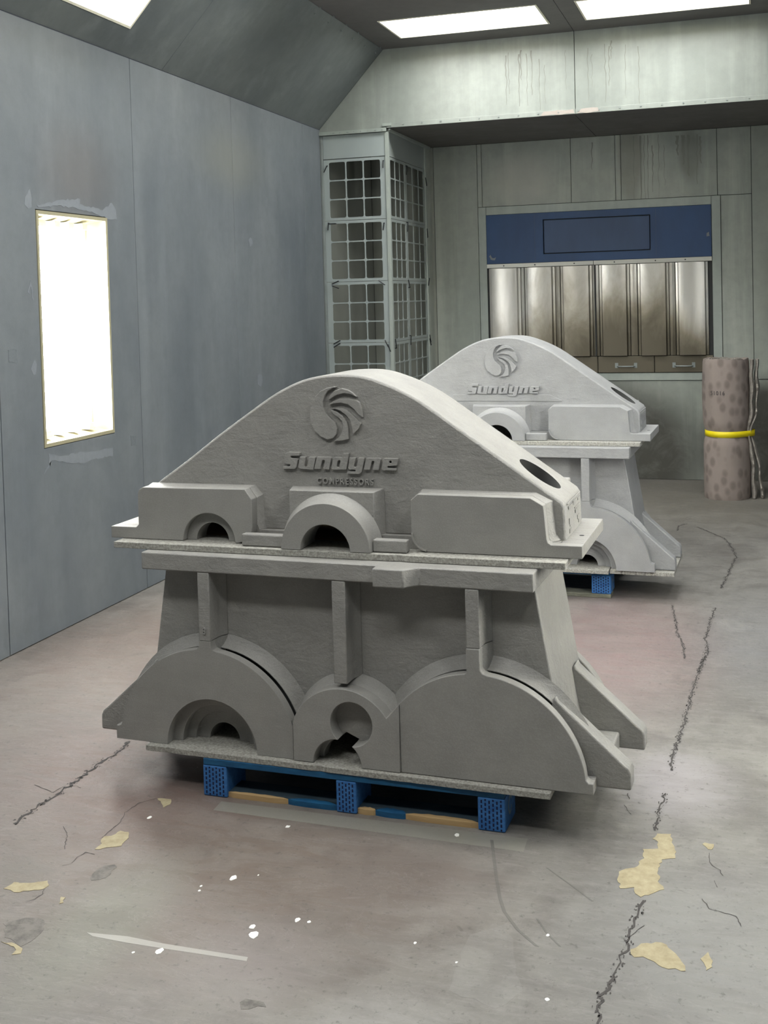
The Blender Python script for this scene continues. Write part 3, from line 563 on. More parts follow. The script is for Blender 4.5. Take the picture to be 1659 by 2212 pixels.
def grid_mesh(w_, h_, mx, mz, nx=3, nz=3, bar=.0095, th=.006):
    bm = bmesh.new(); ox0, ox1, oz0, oz1 = mx, w_-mx, mz, h_-mz
    cwx = (ox1-ox0-bar*(nx-1))/nx; cwz = (oz1-oz0-bar*(nz-1))/nz
    fr_ = [bm.verts.new((x, 0, z)) for x, z in ((0, 0), (w_, 0), (w_, h_), (0, h_))]
    E_ = [bm.edges.new((fr_[i], fr_[(i+1) % 4])) for i in range(4)]
    for i in range(nx):
        for j in range(nz):
            x0 = ox0+i*(cwx+bar); z0 = oz0+j*(cwz+bar)
            v = [bm.verts.new((x, 0, z)) for x, z in rr(x0, x0+cwx, z0, z0+cwz)]
            E_ += [bm.edges.new((v[k], v[(k+1) % len(v)])) for k in range(len(v))]
    bmesh.ops.triangle_fill(bm, use_beauty=True, edges=E_)
    g = bmesh.ops.extrude_face_region(bm, geom=list(bm.faces)); bmesh.ops.translate(bm, verts=[v for v in g['geom'] if isinstance(v, bmesh.types.BMVert)], vec=(0, th, 0))
    bmesh.ops.recalc_face_normals(bm, faces=bm.faces)
    me = bpy.data.meshes.new('filter_grid'); bm.to_mesh(me); bm.free(); return me
gm_front = grid_mesh(.53, .497, .045, .022); gm_front.materials.append(M['grid'])
gm_s1 = grid_mesh(.472, .497, .035, .022); gm_s1.materials.append(M['grid_side'])
gm_s2 = grid_mesh(.60, .497, .022, .022); gm_s2.materials.append(M['grid_side'])
ordn = ['topmost', 'second from the top', 'third from the top', 'fourth from the top', 'lowest']
for j in range(5):
    z = 2.788-.5*(j+1)-.001*j
    o = bpy.data.objects.new('filter_grid', gm_front); C.objects.link(o); o.location = (XL+.024, YH+.010, z)
    tag(o, 'grey nine-hole filter holding grid on the column front, %s' % ordn[j], 'grid', 'filter grids on the exhaust column')
    for k, (gm, y0) in enumerate(((gm_s1, YH+.036), (gm_s2, YH+.512))):
        o = bpy.data.objects.new('filter_grid', gm); C.objects.link(o); o.location = (-2.744, y0, z); o.rotation_euler = (0, 0, PI/2)
        tag(o, 'grey nine-hole filter grid on the column side, %s of its %s column' % (ordn[j].replace(' from the top', ' down'), ('near', 'far')[k]), 'grid', 'filter grids on the exhaust column')
# wire clips at the corners of the grids
clips = [(.045, 2.71, .5), (.09, 2.262, 1.57), (.055, 2.24, .1), (.10, 1.78, 1.2), (.10, 1.745, 1.95), (.50, 1.77, 2.2), (.10, 1.29, 1.1), (.10, 1.265, 1.05), (.53, 2.22, .15), (.53, 1.275, 2.7), (.54, 2.72, .05), (.55, 1.24, 2.8), (.11, .79, 1.1), (.5, .78, 2.2)]
for x, z, a in clips:
    bm = bmesh.new(); dx, dz = math.sin(a)*.03, math.cos(a)*.03
    cyl_into(bm, (x-dx, -.008, z-dz), (x+dx, -.008, z+dz), .0045, 6); cyl_into(bm, (x+dx, -.008, z+dz), (x+dx, .004, z+dz), .004, 6)
    bm_done(bm, 'wire_clip', M['black'], col, label='black wire clip')
for y, z, a in ((.49, 2.24, .2), (.49, 1.76, 2.5), (.50, 1.28, .1), (.505, 2.72, .3), (1.12, 2.68, 2.6), (1.12, 2.22, 3.0), (1.13, 1.78, .6), (1.13, 1.27, 2.6), (1.13, 1.24, 2.4), (.06, 1.27, 2.8)):
    bm = bmesh.new(); dy, dz = math.sin(a)*.03, math.cos(a)*.04
    cyl_into(bm, (cx(-2.732), y-dy, z-dz), (cx(-2.730), y+dy, z+dz), .0045, 6); cyl_into(bm, (cx(-2.730), y+dy, z+dz), (cx(-2.744), y+dy, z+dz), .004, 6)
    bm_done(bm, 'wire_clip', M['black'], col, label='black wire clip')

# ------------------------------------------------------------------ lamps
def lamp_flat(name, label, corners_put, u0, u1, v0, v1, emit, depth=.125, group=None):
    """a recessed troffer: four cream sides, rim, glowing diffuser; put(u, v, d) maps to the room with d into the housing negative"""
    put = corners_put
    c0 = Vector(put((u0+u1)/2, (v0+v1)/2, 0))
    root = empty(name, c0, 0, label, 'light', group)
    P = lambda u, v, d: tuple(Vector(put(u, v, d))-c0)
    bm = bmesh.new(); e = .004
    rim = [(u0+e, v0+e), (u1-e, v0+e), (u1-e, v1-e), (u0+e, v1-e)]; s = .07
    ins = [(u0+s, v0+s), (u1-s, v0+s), (u1-s, v1-s), (u0+s, v1-s)]
    lv = [[bm.verts.new(P(u, v, .003)) for u, v in rim], [bm.verts.new(P(u, v, .003)) for u, v in [(u0+.018, v0+.018), (u1-.018, v0+.018), (u1-.018, v1-.018), (u0+.018, v1-.018)]],
          [bm.verts.new(P(u, v, -depth)) for u, v in ins]]
    out = [bm.verts.new(P(u, v, -depth-.01)) for u, v in rim]
    for a, b in ((lv[0], lv[1]), (lv[1], lv[2]), (out, lv[0])):
        for i in range(4): bm.faces.new((a[i], a[(i+1) % 4], b[(i+1) % 4], b[i]))
    bm.faces.new(out)
    bm_done(bm, 'housing', M['cream'], root, smooth=False)
    bm = bmesh.new(); bm.faces.new([bm.verts.new(P(u, v, -depth+.004)) for u, v in ins])
    me = bpy.data.meshes.new('diffuser'); bm.normal_update(); bm.to_mesh(me); bm.free(); link('diffuser', me, emit, root)
    return root
lamp_flat('ceiling_light', 'glowing white ceiling light panel left of the ceiling joint, over the header', putC, *CL[0], M['emit_ceil'], group=None)
lamp_flat('ceiling_light', 'glowing white ceiling light panel right of the ceiling joint, cut by the top edge', putC, *CL[1], M['emit_ceil'])
for nm, L_ in (('over the far castings', FAR), ('over the near castings', MID), ('over the open floor nearest the viewer', NEAR)):
    for k in (0, 1): lamp_flat('ceiling_light', 'added unseen ceiling light panel %s, %s of its pair' % (nm, ('left', 'right')[k]), putC, *L_[k], M['emit_ceil'])
for put, nm in ((putSL, 'left'), (putSR, 'right')):  # right ones and nearer left one are unseen, added for their light
    lamp_flat('slope_light', 'glowing white light panel in the %s sloped ceiling, the farther of two' % nm, put, 4.50, 5.69, .155, .70, M['emit_slope'])
    lamp_flat('slope_light', 'added white light panel in the %s sloped ceiling, the nearer of two' % nm, put, 1.96, 3.15, .155, .70, M['emit_slope'])
def wall_lamp(label, put, u0=4.895, u1=5.562):
    v0, v1 = .935, 2.116; c0 = Vector(put((u0+u1)/2, v0, 0))
    root = empty('wall_light', c0, 0, label, 'light'); P = lambda u, v, d: tuple(Vector(put(u, v, d))-c0)
    e = .004; D = .10; bm = bmesh.new()
    rim = [(u0+e, v0+e), (u1-e, v0+e), (u1-e, v1-e), (u0+e, v1-e)]; mid = [(u0+.022, v0+.022), (u1-.022, v0+.022), (u1-.022, v1-.022), (u0+.022, v1-.022)]; ins = [(u0+.05, v0+.04), (u1-.05, v0+.04), (u1-.05, v1-.04), (u0+.05, v1-.04)]
    lv = [[bm.verts.new(P(u, v, d)) for u, v in L_] for L_, d in ((rim, .002), (mid, .002), (mid, -.02), (ins, -D), )]
    out = [bm.verts.new(P(u, v, -D-.01)) for u, v in rim]
    for a, b in ((lv[0], lv[1]), (lv[1], lv[2]), (lv[2], lv[3]), (out, lv[0])):
        for i in range(4): bm.faces.new((a[i], a[(i+1) % 4], b[(i+1) % 4], b[i]))
    bm.faces.new(out); bm.faces.new(lv[3][::-1])
    bm_done(bm, 'housing', M['cream_dimmed'], root, smooth=False)
    for k in range(4):
        u = u0+.12+k*.128
        bm = bmesh.new(); cyl_into(bm, P(u, v0+.075, -D+.035), P(u, v1-.075, -D+.035), .019, 10); bm_done(bm, 'tube', M['emit_tube'], root)
        for v in (v0+.042, v1-.075):
            bm = bmesh.new()
            p0, p1 = Vector(P(u-.024, v, -D+.002)), Vector(P(u+.024, v+.033, -D+.06))
            box_into(bm, *sorted((p0.x, p1.x)), *sorted((p0.y, p1.y)), *sorted((p0.z, p1.z))); bm_done(bm, 'socket', M['cream'], root, smooth=False)
    bm = bmesh.new(); p0, p1 = Vector(P(u0+.024, v0+.024, -.014)), Vector(P(u1-.024, v1-.024, -.018))
    box_into(bm, *sorted((p0.x, p1.x)), *sorted((p0.y, p1.y)), *sorted((p0.z, p1.z))); bm_done(bm, 'pane', M['pane'], root, smooth=False)
    return root
wall_lamp('glaring white upright tube light recessed in the left wall', putL)
wall_lamp('added unseen upright tube light recessed in the right wall', putR, 3.595, 4.262)
# smears and scratch patches on the left wall around the light
def smear(pts, mat='putty', name='putty_smear', step=.02, amp=.006, th=.0008):
    P_ = rough_outline(pts, step, amp); bm = bmesh.new()
    a = [bm.verts.new((XL+.0002, y, z)) for y, z in P_]; b = [bm.verts.new((XL+.0002+th, y, z)) for y, z in P_]; n = len(a)
    for i in range(n): bm.faces.new((a[i], a[(i+1) % n], b[(i+1) % n], b[i]))
    bm.faces.new(b); bm_done(bm, name, M[mat], wl, smooth=False)
for q in SMEARS: smear(*q)

# ------------------------------------------------------------------ pallets
def pallet(loc, rz, label, worn):
    r = empty('pallet', loc, rz, label, 'pallet', None); W_, D_ = 1.02, 1.2
    zb = .022 if worn else .0; bh = .104 if not worn else .122
    bot = 'pworn' if worn else 'pdark'
    # bottom boards: the front one with a broken, splintered edge
    if worn:
        box('bottom_board', 0, W_, 0, .1, 0, .0215, M['pworn'], r, .003)
    else:
        P_ = [(.083, .012)]+[(.083+.0425*i, .016+.008*math.sin(i*1.7)+(.014 if 6 < i < 11 else 0)) for i in range(1, 21)]+[(.94, .012), (.94, .11), (.083, .11)]
        planprism('bottom_board', P_, .0005, .016, M['pdark'], r, 0, smooth=False, label='dusty blue bottom board with splintered edge')
        for xa, xb, mt, d_ in ((.085, .30, 'pine', .012), (.30, .47, 'pblue', .022), (.54, .60, 'pine', .016), (.60, .70, 'pblue', .030), (.70, .935, 'pine', .020)):
            n_ = 10; env = lambda u: math.sin(PI*min(1, max(0, u)))**.5
            P_ = [(xa+(xb-xa)*i/n_, .011-.006*env(i/n_)+rnd.uniform(0, .002)) for i in range(n_+1)]+[(xa+(xb-xa)*i/n_, .013+d_*env(i/n_)*rnd.uniform(.7, 1)) for i in range(n_, -1, -1)]
            planprism('split_edge', P_, .0003, .0170, M[mt], r, 0, smooth=False, label={'pine': 'raw split pine edge', 'pblue': 'blue painted board edge'}[mt])
    for y0 in (.55, 1.09): box('bottom_board', 0, W_, y0, y0+.1, 0, .015, M[bot], r, .002)
    bw = [(0, .086), (.472, .54), (.935, W_)] if not worn else [(.0, .09), (.46, .54), (.918, W_)]
    for y0, dp in ((0, .145), (.53, .14), (1.06, .14)):
        for i, (a, b) in enumerate(bw):
            z0 = zb if y0 == 0 else .0225 if worn else .0155
            blk = box('block', a, b, y0+.001, y0+dp, z0+.0005, bh-.0005, M['pblock'], r, .004, label='moulded blue block with slotted face')
            if y0 == 0:
                bm = bmesh.new(); ncol = max(5, int(round((b-a)/.0138))); cw = (b-a-.012)/ncol; rows = 6; ch = (bh-z0-.012)/rows
                for c_ in range(ncol):
                    for k in range(rows+1):
                        zc = z0+.006+ch*(k+(0 if c_ % 2 else .5)); xc = a+.006+cw*(c_+.5)
                        za, zb_ = max(z0+.005, zc-ch*.30), min(bh-.005, zc+ch*.30)
                        if zb_-za > .004: box_into(bm, xc-cw*.20, xc+cw*.20, .0002, .0015, za, zb_)
                bm_done(bm, 'face_slots', M['slot'], blk, smooth=False, kind='stuff')
    # stencilled swirl on the right face of the corner block
    bm = bmesh.new()
    for i in range(14):
        a0, a1 = 2*PI*i/16+.4, 2*PI*(i+1)/16+.4; ra, rb = .026, .017
        q = [(.07+ra*math.cos(a0), .062+1.2*ra*math.sin(a0)), (.07+ra*math.cos(a1), .062+1.2*ra*math.sin(a1)), (.07+rb*math.cos(a1), .062+1.2*rb*math.sin(a1)), (.07+rb*math.cos(a0), .062+1.2*rb*math.sin(a0))]
        bm.faces.new([bm.verts.new((W_+.0006, y, z)) for y, z in q])
    bm_done(bm, 'stencil_ring', M['stencil'], r, smooth=False)
    dz = .021
    box('lead_board', .002, W_-.002, .001, .14, bh, bh+dz, M['pblue'], r, .002)
    for i, y0 in enumerate((.17, .31, .45, .59, .73, .87, 1.01)): box('deck_board', 0, W_, y0, y0+.1, bh, bh+dz, M['pblue'], r, .002)
    box('deck_board', 0, W_, 1.13, 1.2, bh, bh+dz, M['pblue'], r, .002)
    return r

# ------------------------------------------------------------------ the lower casting
def lower_casing(loc, rz, label, mirror=False, plain=False):
    r = empty('compressor_lower_casing', loc, rz, label, 'casting'); W_ = 1.634
    mx = (lambda P_: [(W_-x, z) for x, z in P_][::-1]) if mirror else (lambda P_: P_)
    X = (lambda x: W_-x) if mirror else (lambda x: x)
    R_, cL, cR = .332, .350, 1.284
    Z = 0.0
    dp = .035
    def circ_x(z, c, R, s): return c+s*math.sqrt(R*R-z*z)
    # left disc plate with its bearing notch
    nb = arc(.366, 0, .168, 0, 180, 28)
    A_ = [(0, 0), (.198, 0)]+nb[::-1][0:]; 
    poly = [(0, 0)]+nb[::-1]+[(.664, 0), (.664, .106)]
    aj = math.degrees(math.asin(.106/R_)); an1 = math.degrees(math.acos((.378-cL)/R_)); an0 = math.degrees(math.acos((.312-cL)/R_))
    poly += arc(cL, 0, R_, aj, an1, 22)[:-1]+[(.380, .334), (.374, .345), (.374, .362), (.331, .362), (.331, .345), (.322, .333)]
    al = math.degrees(PI-math.asin(.055/R_))
    poly += arc(cL, 0, R_, an0+1, al, 30)+[(.018, .048), (.008, .044), (0, .045)]
    prism('disc_plate', mx(poly), 0, dp, M['machined'], r, .0025)
    # right blank disc plate
    aR = math.degrees(math.acos((1.0325-cR)/R_)); anr0 = math.degrees(math.acos((1.303-cR)/R_)); anr1 = math.degrees(math.acos((1.246-cR)/R_)); fr_ = math.degrees(math.asin(.07/R_))
    poly = [(1.0325, 0), (1.634, 0), (1.634, .034), (1.620, .034), (1.612, .042)]+arc(cR, 0, R_, fr_, anr0, 30)[:-1]+[(1.303, .335), (1.296, .345), (1.296, .409), (1.253, .409), (1.253, .336)]+arc(cR, 0, R_, anr1, aR, 18)
    prism('disc_plate', mx(poly), -.002, dp, M['machined'], r, .0025)
    # pinion boss, front layer with the pocket, back layer with the shaft tunnel only
    pc, pr = (.84, .067), .182
    a_r = math.degrees(math.atan2(.171-pc[1], .993-pc[0])); a_l = math.degrees(math.atan2(.125-pc[1], .670-pc[0]))
    b0 = (.82, 0.0, .083); q0 = (.871, .137, .0715)
    # meeting points of the two circles
    d = math.hypot(q0[0]-b0[0], q0[1]-b0[1]); a_ = (b0[2]**2-q0[2]**2+d*d)/(2*d); h_ = math.sqrt(max(b0[2]**2-a_*a_, 0)); ux, uz = (q0[0]-b0[0])/d, (q0[1]-b0[1])/d
    mxp, mzp = b0[0]+ux*a_, b0[1]+uz*a_
    I1, I2 = (mxp-uz*h_, mzp+ux*h_), (mxp+uz*h_, mzp-ux*h_)
    ang = lambda p, c: math.degrees(math.atan2(p[1]-c[1], p[0]-c[0]))
    t1, t2 = ang(I1, b0), ang(I2, b0); s1, s2 = ang(I1, q0), ang(I2, q0)
    out = [(.668, 0)]; top = [(1.032, 0), (1.032, .216), (.995, .174)]+arc(pc[0], pc[1], pr, a_r, a_l, 26)+[(.668, .118)]
    left = arc(b0[0], 0, b0[2], 180, t1, 12)                       # from the left foot up to the first cusp
    s1u = s1 if s1 > 0 else s1+360; s2u = s2 if s2 > 0 else s2+360
    pock = arc(q0[0], q0[1], q0[2], s1u, s2u-360, 34)              # round the pocket, clockwise over the top
    right = arc(b0[0], 0, b0[2], t2, 0, 10)
    front = out+left+pock[1:-1]+right+top
    prism('pinion_boss', mx(front), -.008, .045, M['machined'], r, .002)
    back_cut = arc(b0[0], 0, .068, 180, 102, 10)+[(.832, .090), (.876, .072)]+arc(b0[0], 0, .068, 52, 0, 8)
    prism('pinion_boss', mx(out+back_cut+top), .0455, .0935, M['cast'], r, .002, back=mx(out+back_cut+[(1.032, 0), (1.05, .225), (1.012, .196)]+arc(pc[0], pc[1], pr+.024, a_r, a_l, 26)+[(.652, .128)]))
    # stepped bearing seat
    half_lathe('bearing_seat', X(.366), [(.20, .036), (.169, .036), (.169, .030), (.1685, .045), (.136, .045), (.134, .047), (.134, .080), (.102, .080), (.102, .095), (.057, .095), (.057, .20), (.20, .20)], M['machined'], r)
    for c_ in (cL, cR):      # arched housing rim above each disc
        half_lathe('housing_rim', X(c_), [(.3265, .060), (.3290, .0595), (.336, .072), (.352, .085), (.366, .0935), (.3265, .0935)], M['cast'], r)
        half_lathe('gap_shade_fill', X(c_), [(.205, .0500), (.3255, .0820), (.3255, .0935), (.205, .0935)], M['joint'], r)  # dark filler standing in for the shade in the gap behind the disc
    half_lathe('gap_shade_fill', X(cR), [(.01, .0355), (.204, .0355), (.204, .10), (.01, .10)], M['joint'], r)
    # body: the tapered middle box
    body = [(.064, 0), (.309, 0)]+arc(.366, 0, .057, 180, 0, 14)+[(.730, 0)]+arc(.82, 0, .090, 180, 0, 14)+[(1.548, 0), (1.507, .231), (1.448, .592), (.160, .592), (.104, .237)]
    prism('body', mx(body), .0945, .50, M['cast'], r, .004)
    for (xa, xb, z0) in ((.331, .374, .362), (1.253, 1.296, .409), (.813, .859, .262)):
        x0, x1 = sorted((X(xa), X(xb)))
        planprism('rib', [(x0, .001), (x1, .001), (x1+.001, .055), (x1+.005, .072), (x1+.018, .0940), (x0-.018, .0940), (x0-.005, .072), (x0-.001, .055)], z0-.0, .5915, M['cast'], r, .003)
        if z0 > .3: planprism('rib_foot', [(x0+.002, dp+.0005), (x1-.002, dp+.0005), (x1+.018, .0935), (x0-.018, .0935)], .24, z0-.001, M['cast'], r, 0)
    # table flange, with the lug on its front edge
    F0 = .12; F1 = 1.466
    lug = [] if plain else [(.968, .0), (.970, -.046), (1.072, -.046), (1.080, -.030), (1.100, -.008), (1.108, .0)]
    pl = [(F0, 0)]+lug+[(F1, 0), (F1, .595), (F0, .595)]
    if mirror: pl = [(W_-x, y) for x, y in pl][::-1]
    planprism('table_flange', pl, .592, .650, M['cast'], r, .004)
    # splayed foot brackets
    bp = [(1.500, 0), (1.735, 0), (1.735, .050), (1.728, .066), (1.712, .078), (1.520, .248), (1.512, .262), (1.5055, .252), (1.501, .238)]
    for y0 in (.06, .38):
        prism('foot_bracket', bp, y0, y0+.07, M['cast'], r, .006, seg=3); prism('foot_bracket', [(W_-x, z) for x, z in bp][::-1], y0, y0+.07, M['cast'], r, .006, seg=3)
    for s_ in (0, 1):
        f_ = (lambda a, b: (a, b)) if s_ == 0 else (lambda a, b: (W_-b, W_-a))
        a, b = f_(1.50, 1.655); box('foot_web', a, b, .131, .379, 0.0005, .055, M['cast'], r, .006)
        a, b = f_(1.52, 1.634); box('foot_web', a, b, .0355, .0595, 0.0005, .034, M['cast'], r, .004)
    # rear disc plates
    for c_ in (cL, cR): prism('rear_disc_plate', [(c_-R_, 0), (c_+R_, 0)]+arc(c_, 0, R_, 2, 178, 36), .5005, .545, M['machined'], r, .004)
    prism('rear_disc_plate', [(cL+R_+.001, 0), (cR-R_-.001, 0)]+arc(.817, .05, .13, 0, 180, 14), .5005, .545, M['machined'], r)
    if not plain: text_part('cast_mark', '8', .352, -.0010, .396, .030, .0028, M['cast'], r, .9, bold=.0006)
    return r

# ------------------------------------------------------------------ the upper casting
PROF_R = [(.85, .563), (.915, .559), (.978, .542), (1.062, .508), (1.147, .459), (1.31, .3455), (1.45, .2482), (1.575, .1615), (1.585, .145), (1.587, .0405)]
PROF = [(1.70-x, z) for x, z in PROF_R[:0:-1]]
PROF[0] = (.125, .0405); PROF[1] = (.127, .145); PROF[2] = (.139, .178)
PROF = PROF[:3]+[(.27, .268), (.393, .357), (.497, .427), (.587, .486), (.65, .520), (.712, .545), (.778, .559)]+PROF_R
def smooth_profile(P_, n=3):
    out = []
    for i in range(len(P_)-1):
        p0 = P_[max(i-1, 0)]; p1 = P_[i]; p2 = P_[i+1]; p3 = P_[min(i+2, len(P_)-1)]
        straight = i < 2 or p1[0] >= 1.14
        m_ = 1 if straight else n
        for k in range(m_):
            t = k/m_
            if straight: out.append(p1); continue
            out.append(tuple(.5*((2*p1[j])+(-p0[j]+p2[j])*t+(2*p0[j]-5*p1[j]+4*p2[j]-p3[j])*t*t+(-p0[j]+3*p1[j]-3*p2[j]+p3[j])*t**3) for j in (0, 1)))
    out.append(P_[-1]); return out
def upper_casing(loc, rz, label, words=True, plateau=False):
    r = empty('compressor_upper_casing', loc, rz, label, 'casting'); D_ = .45; HY0, HY1 = .072, .378
    # base flange
    for q in ((0, .124, .0405, D_), (1.576, 1.648, .0405, D_), (.1245, 1.5755, .3795, D_), (.1245, .318, .0405, .0710), (.444, .738, .0405, .0710), (.916, 1.5755, .0405, .0710)):
        box('base_flange', *q, 0, .040, M['cast'], r, .003 if q[1] in (.124, 1.648) else 0)
    box('ledge', .520, .671, -.034, .0001, .0005, .040, M['cast'], r, .004); box('ledge', .984, 1.098, -.034, .0001, .0005, .040, M['cast'], r, .004)
    # machined pads
    arc_in = arc(.381, 0, .098, 180, 0, 24)
    lp = [(0, 0)]+arc_in+[(.492, 0)]+arc(.492, .055, .052, -88, 0, 8)[1:]+[(.545, .057), (.545, .150), (.521, .184), (.130, .180), (.117, .172), (.111, .160), (.110, .050), (.100, .040), (0, .040)]
    lb = [(0, 0)]+arc_in+[(.492, 0)]+arc(.492, .055, .058, -88, 0, 8)[1:]+[(.557, .060), (.557, .160), (.528, .200), (.130, .197), (.120, .186), (.111, .165), (.110, .050), (.100, .040), (0, .040)]
    prism('machined_pad', lp, 0, .0400, M['machined'], r, .0022, back=lp)
    up_ = [(x, max(z, .0405)) for x, z in lp if z > .0401 and x > .105]
    up_f = [(.553, .0410), (.545, .06), (.545, .150), (.521, .184), (.130, .180), (.117, .172), (.111, .160), (.110, .0410)]
    up_b = [(.566, .0410), (.560, .06), (.556, .156), (.526, .188), (.130, .186), (.117, .178), (.111, .165), (.110, .0410)]
    up_in = arc(.381, 0, .061, 138, 42, 10)
    prism('pad_shoulder', [(.110, .0412)]+[p for p in arc(.381, 0, .0612, 137, 43, 10)]+up_f[0:], .0402, .0715, M['cast'], r, 0, back=[(.110, .0412)]+[p for p in arc(.381, 0, .0612, 137, 43, 10)]+up_b)
    half_lathe('pad_bore', .381, [(.097, .030), (.061, .030), (.061, .100), (.070, .100), (.097, .0395)], M['machined'], r)
    rp = [(1.161, 0), (1.648, 0), (1.648, .040), (1.553, .040), (1.543, .046), (1.540, .056), (1.532, .160), (1.491, .183), (1.127, .185), (1.105, .166), (1.103, .056)]+arc(1.161, .055, .055, 180, 272, 8)[1:-1]
    prism('machined_pad', rp, 0, .0400, M['machined'], r, .0022)
    prism('pad_shoulder', [(1.546, .0412), (1.540, .056), (1.532, .160), (1.491, .183), (1.127, .185), (1.105, .166), (1.100, .0412)], .0402, .0715, M['cast'], r, 0,
          back=[(1.572, .0412), (1.558, .060), (1.548, .164), (1.497, .189), (1.122, .190), (1.098, .168), (1.093, .0412)])
    prism('pad_lip', arc(1.161, .058, .056, 178, 262, 8)+arc(1.161, .058, .051, 262, 178, 8), -.006, .0, M['machined'], r, 0)
    # centre block and arch
    cF = [(.678, 0), (.741, 0)]+arc(.827, 0, .086, 180, 0, 18)+[(.975, 0), (.975, .184), (.678, .184)]
    cB = [(.662, 0), (.741, 0)]+arc(.827, 0, .086, 180, 0, 18)+[(.996, 0), (.992, .189), (.666, .189)]
    prism('centre_block', cF, .012, .0715, M['cast'], r, .003, back=cB)
    half_lathe('arch', .827, [(.086, -.055), (.155, -.055), (.156, -.020), (.163, -.004), (.178, .0115), (.086, .0115)], M['machined'], r, bevel=.0018)
    # hood: hollow shell with the oval opening in its right slope
    P_ = smooth_profile(PROF); bm = bmesh.new(); n = len(P_)
    n0 = next(i for i in range(n) if abs(P_[i][0]-1.147) < 1e-6); n1 = next(i for i in range(n) if abs(P_[i][0]-1.575) < 1e-6)
    P_ = P_[:n0+1]+P_[n1:]; n = len(P_)                                # the straight slope is one face
    p0, p1 = Vector((P_[n0][0], P_[n0][1])), Vector((P_[n0+1][0], P_[n0+1][1])); sd = (p1-p0).normalized()
    a = [bm.verts.new((x, HY0, z)) for x, z in P_]; b = [bm.verts.new((x, HY1, z)) for x, z in P_]
    rb = .020; 
    for i in range(n-1):
        if i == n0: continue
        bm.faces.new((a[i], a[i+1], b[i+1], b[i]))
    # front wall with arched cut-outs that match the bores, rear wall plain
    cut = []
    fv = lambda c_, r_, w0: [bm.verts.new((c_+r_*math.cos(t_), HY0, max(.0405, r_*math.sin(t_)))) for t_ in [math.radians(180-w0-(180-2*w0)*k/12) for k in range(13)]]
    bm.faces.new([a[i] for i in range(n)][::-1]+fv(.381, .061, 42)+fv(.827, .086, 29))
    bm.faces.new(b)
    # slope with opening
    N_ = 28; sc, yc, rs, ry = .4075, .2135, .080, .071
    ring = [(sc+rs*math.cos(2*PI*k/N_), yc+ry*math.sin(2*PI*k/N_)) for k in range(N_)]
    S3 = lambda s_, y, d: (p0.x+sd.x*s_+sd.y*d, y, p0.y+sd.y*s_-sd.x*d)
    rv = [bm.verts.new(S3(s_, y, 0)) for s_, y in ring]
    E_ = [bm.edges.new((rv[k], rv[(k+1) % N_])) for k in range(N_)]
    fe = []
    for e in ((a[n0], a[n0+1]), (a[n0+1], b[n0+1]), (b[n0+1], b[n0]), (b[n0], a[n0])):
        x = bm.edges.get(e) or bm.edges.new(e); fe.append(x)
    bmesh.ops.triangle_fill(bm, use_beauty=True, edges=E_+fe)
    iv = [bm.verts.new(S3(s_, y, .036)) for s_, y in ring]
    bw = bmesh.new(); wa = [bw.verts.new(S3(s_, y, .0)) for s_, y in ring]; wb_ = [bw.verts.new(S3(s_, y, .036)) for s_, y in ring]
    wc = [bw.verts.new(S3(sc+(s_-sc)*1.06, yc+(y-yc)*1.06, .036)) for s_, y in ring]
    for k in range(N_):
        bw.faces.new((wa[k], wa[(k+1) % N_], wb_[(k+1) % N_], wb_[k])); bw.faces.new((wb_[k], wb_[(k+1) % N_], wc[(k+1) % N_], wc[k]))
    bm_done(bw, 'opening_wall', M['edge_shade'], r, label='dark edge of the oval opening')
    bmesh.ops.delete(bm, geom=iv, context='VERTS')
    hood = bm_done(bm, 'hood', M['cast'], r, .008, seg=2, ang=.75)
    # added dark block standing in for the shade inside the opening
    prism('hood_shade_block', [(1.17, .045), (1.55, .045), (1.55, .10), (1.17, .365)], HY0+.006, HY1-.006, M['iron'], r, smooth=False, label='dark block standing in for the shade inside the hood')
    # raised writing
    for key, polys in zip('SundyMe', [LETTERS[k] for k in 'Sundyme']):
        def ring_bm(polys):
            bm = bmesh.new(); E_ = []
            for P in polys:
                v = [bm.verts.new((x, HY0+.001, z)) for x, z in P]; E_ += [bm.edges.new((v[i], v[(i+1) % len(v)])) for i in range(len(v))]
            bmesh.ops.triangle_fill(bm, use_beauty=True, edges=E_)
            g = bmesh.ops.extrude_face_region(bm, geom=list(bm.faces)); bmesh.ops.translate(bm, verts=[v for v in g['geom'] if isinstance(v, bmesh.types.BMVert)], vec=(0, -.013, 0))
            return bm
        bm_done(ring_bm(polys), 'raised_letter', M['cast'], r, .0012, seg=1, smooth=False)
    for P in LOGO: prism('raised_emblem', P, HY0-.013, HY0+.001, M['cast'], r, .0016, seg=2, smooth=False)
    if words: text_part('raised_word', 'COMPRESSORS', .857, HY0-.003, .2075, .0290, .0045, M['cast'], r, .78, 1.42, bold=.0004)
    if plateau:
        prism('raised_plateau', [(.55, .243), (1.10, .243), (1.17, .21), (1.16, .206), (.55, .206)], HY0-.004, HY0+.001, M['cast'], r, .0015)
    # raised casting marks on the right end
    for (ya, yb, za, zb) in ((.105, .350, .146, .150), (.125, .20, .128, .138), (.21, .285, .128, .140), (.30, .345, .128, .136), (.235, .34, .112, .1155), (.25, .33, .094, .106), (.135, .142, .078, .098), (.145, .165, .070, .074), (.135, .165, .050, .064), (.29, .33, .066, .080), (.31, .318, .052, .064)):
        box('casting_mark', 1.586, 1.589, ya, yb, za, zb, M['cast'], r, .001)
    bm = bmesh.new(); cyl_into(bm, (1.622, .16, .0395), (1.622, .16, .0405), .008, 10); bm_done(bm, 'screw_hole', M['joint'], r)
    # far-side pads
    box('rear_pad', .11, .55, .379, .4495, .0405, .18, M['machined'], r, .004); box('rear_pad', 1.10, 1.54, .379, .4495, .0405, .18, M['machined'], r, .004)
    return r
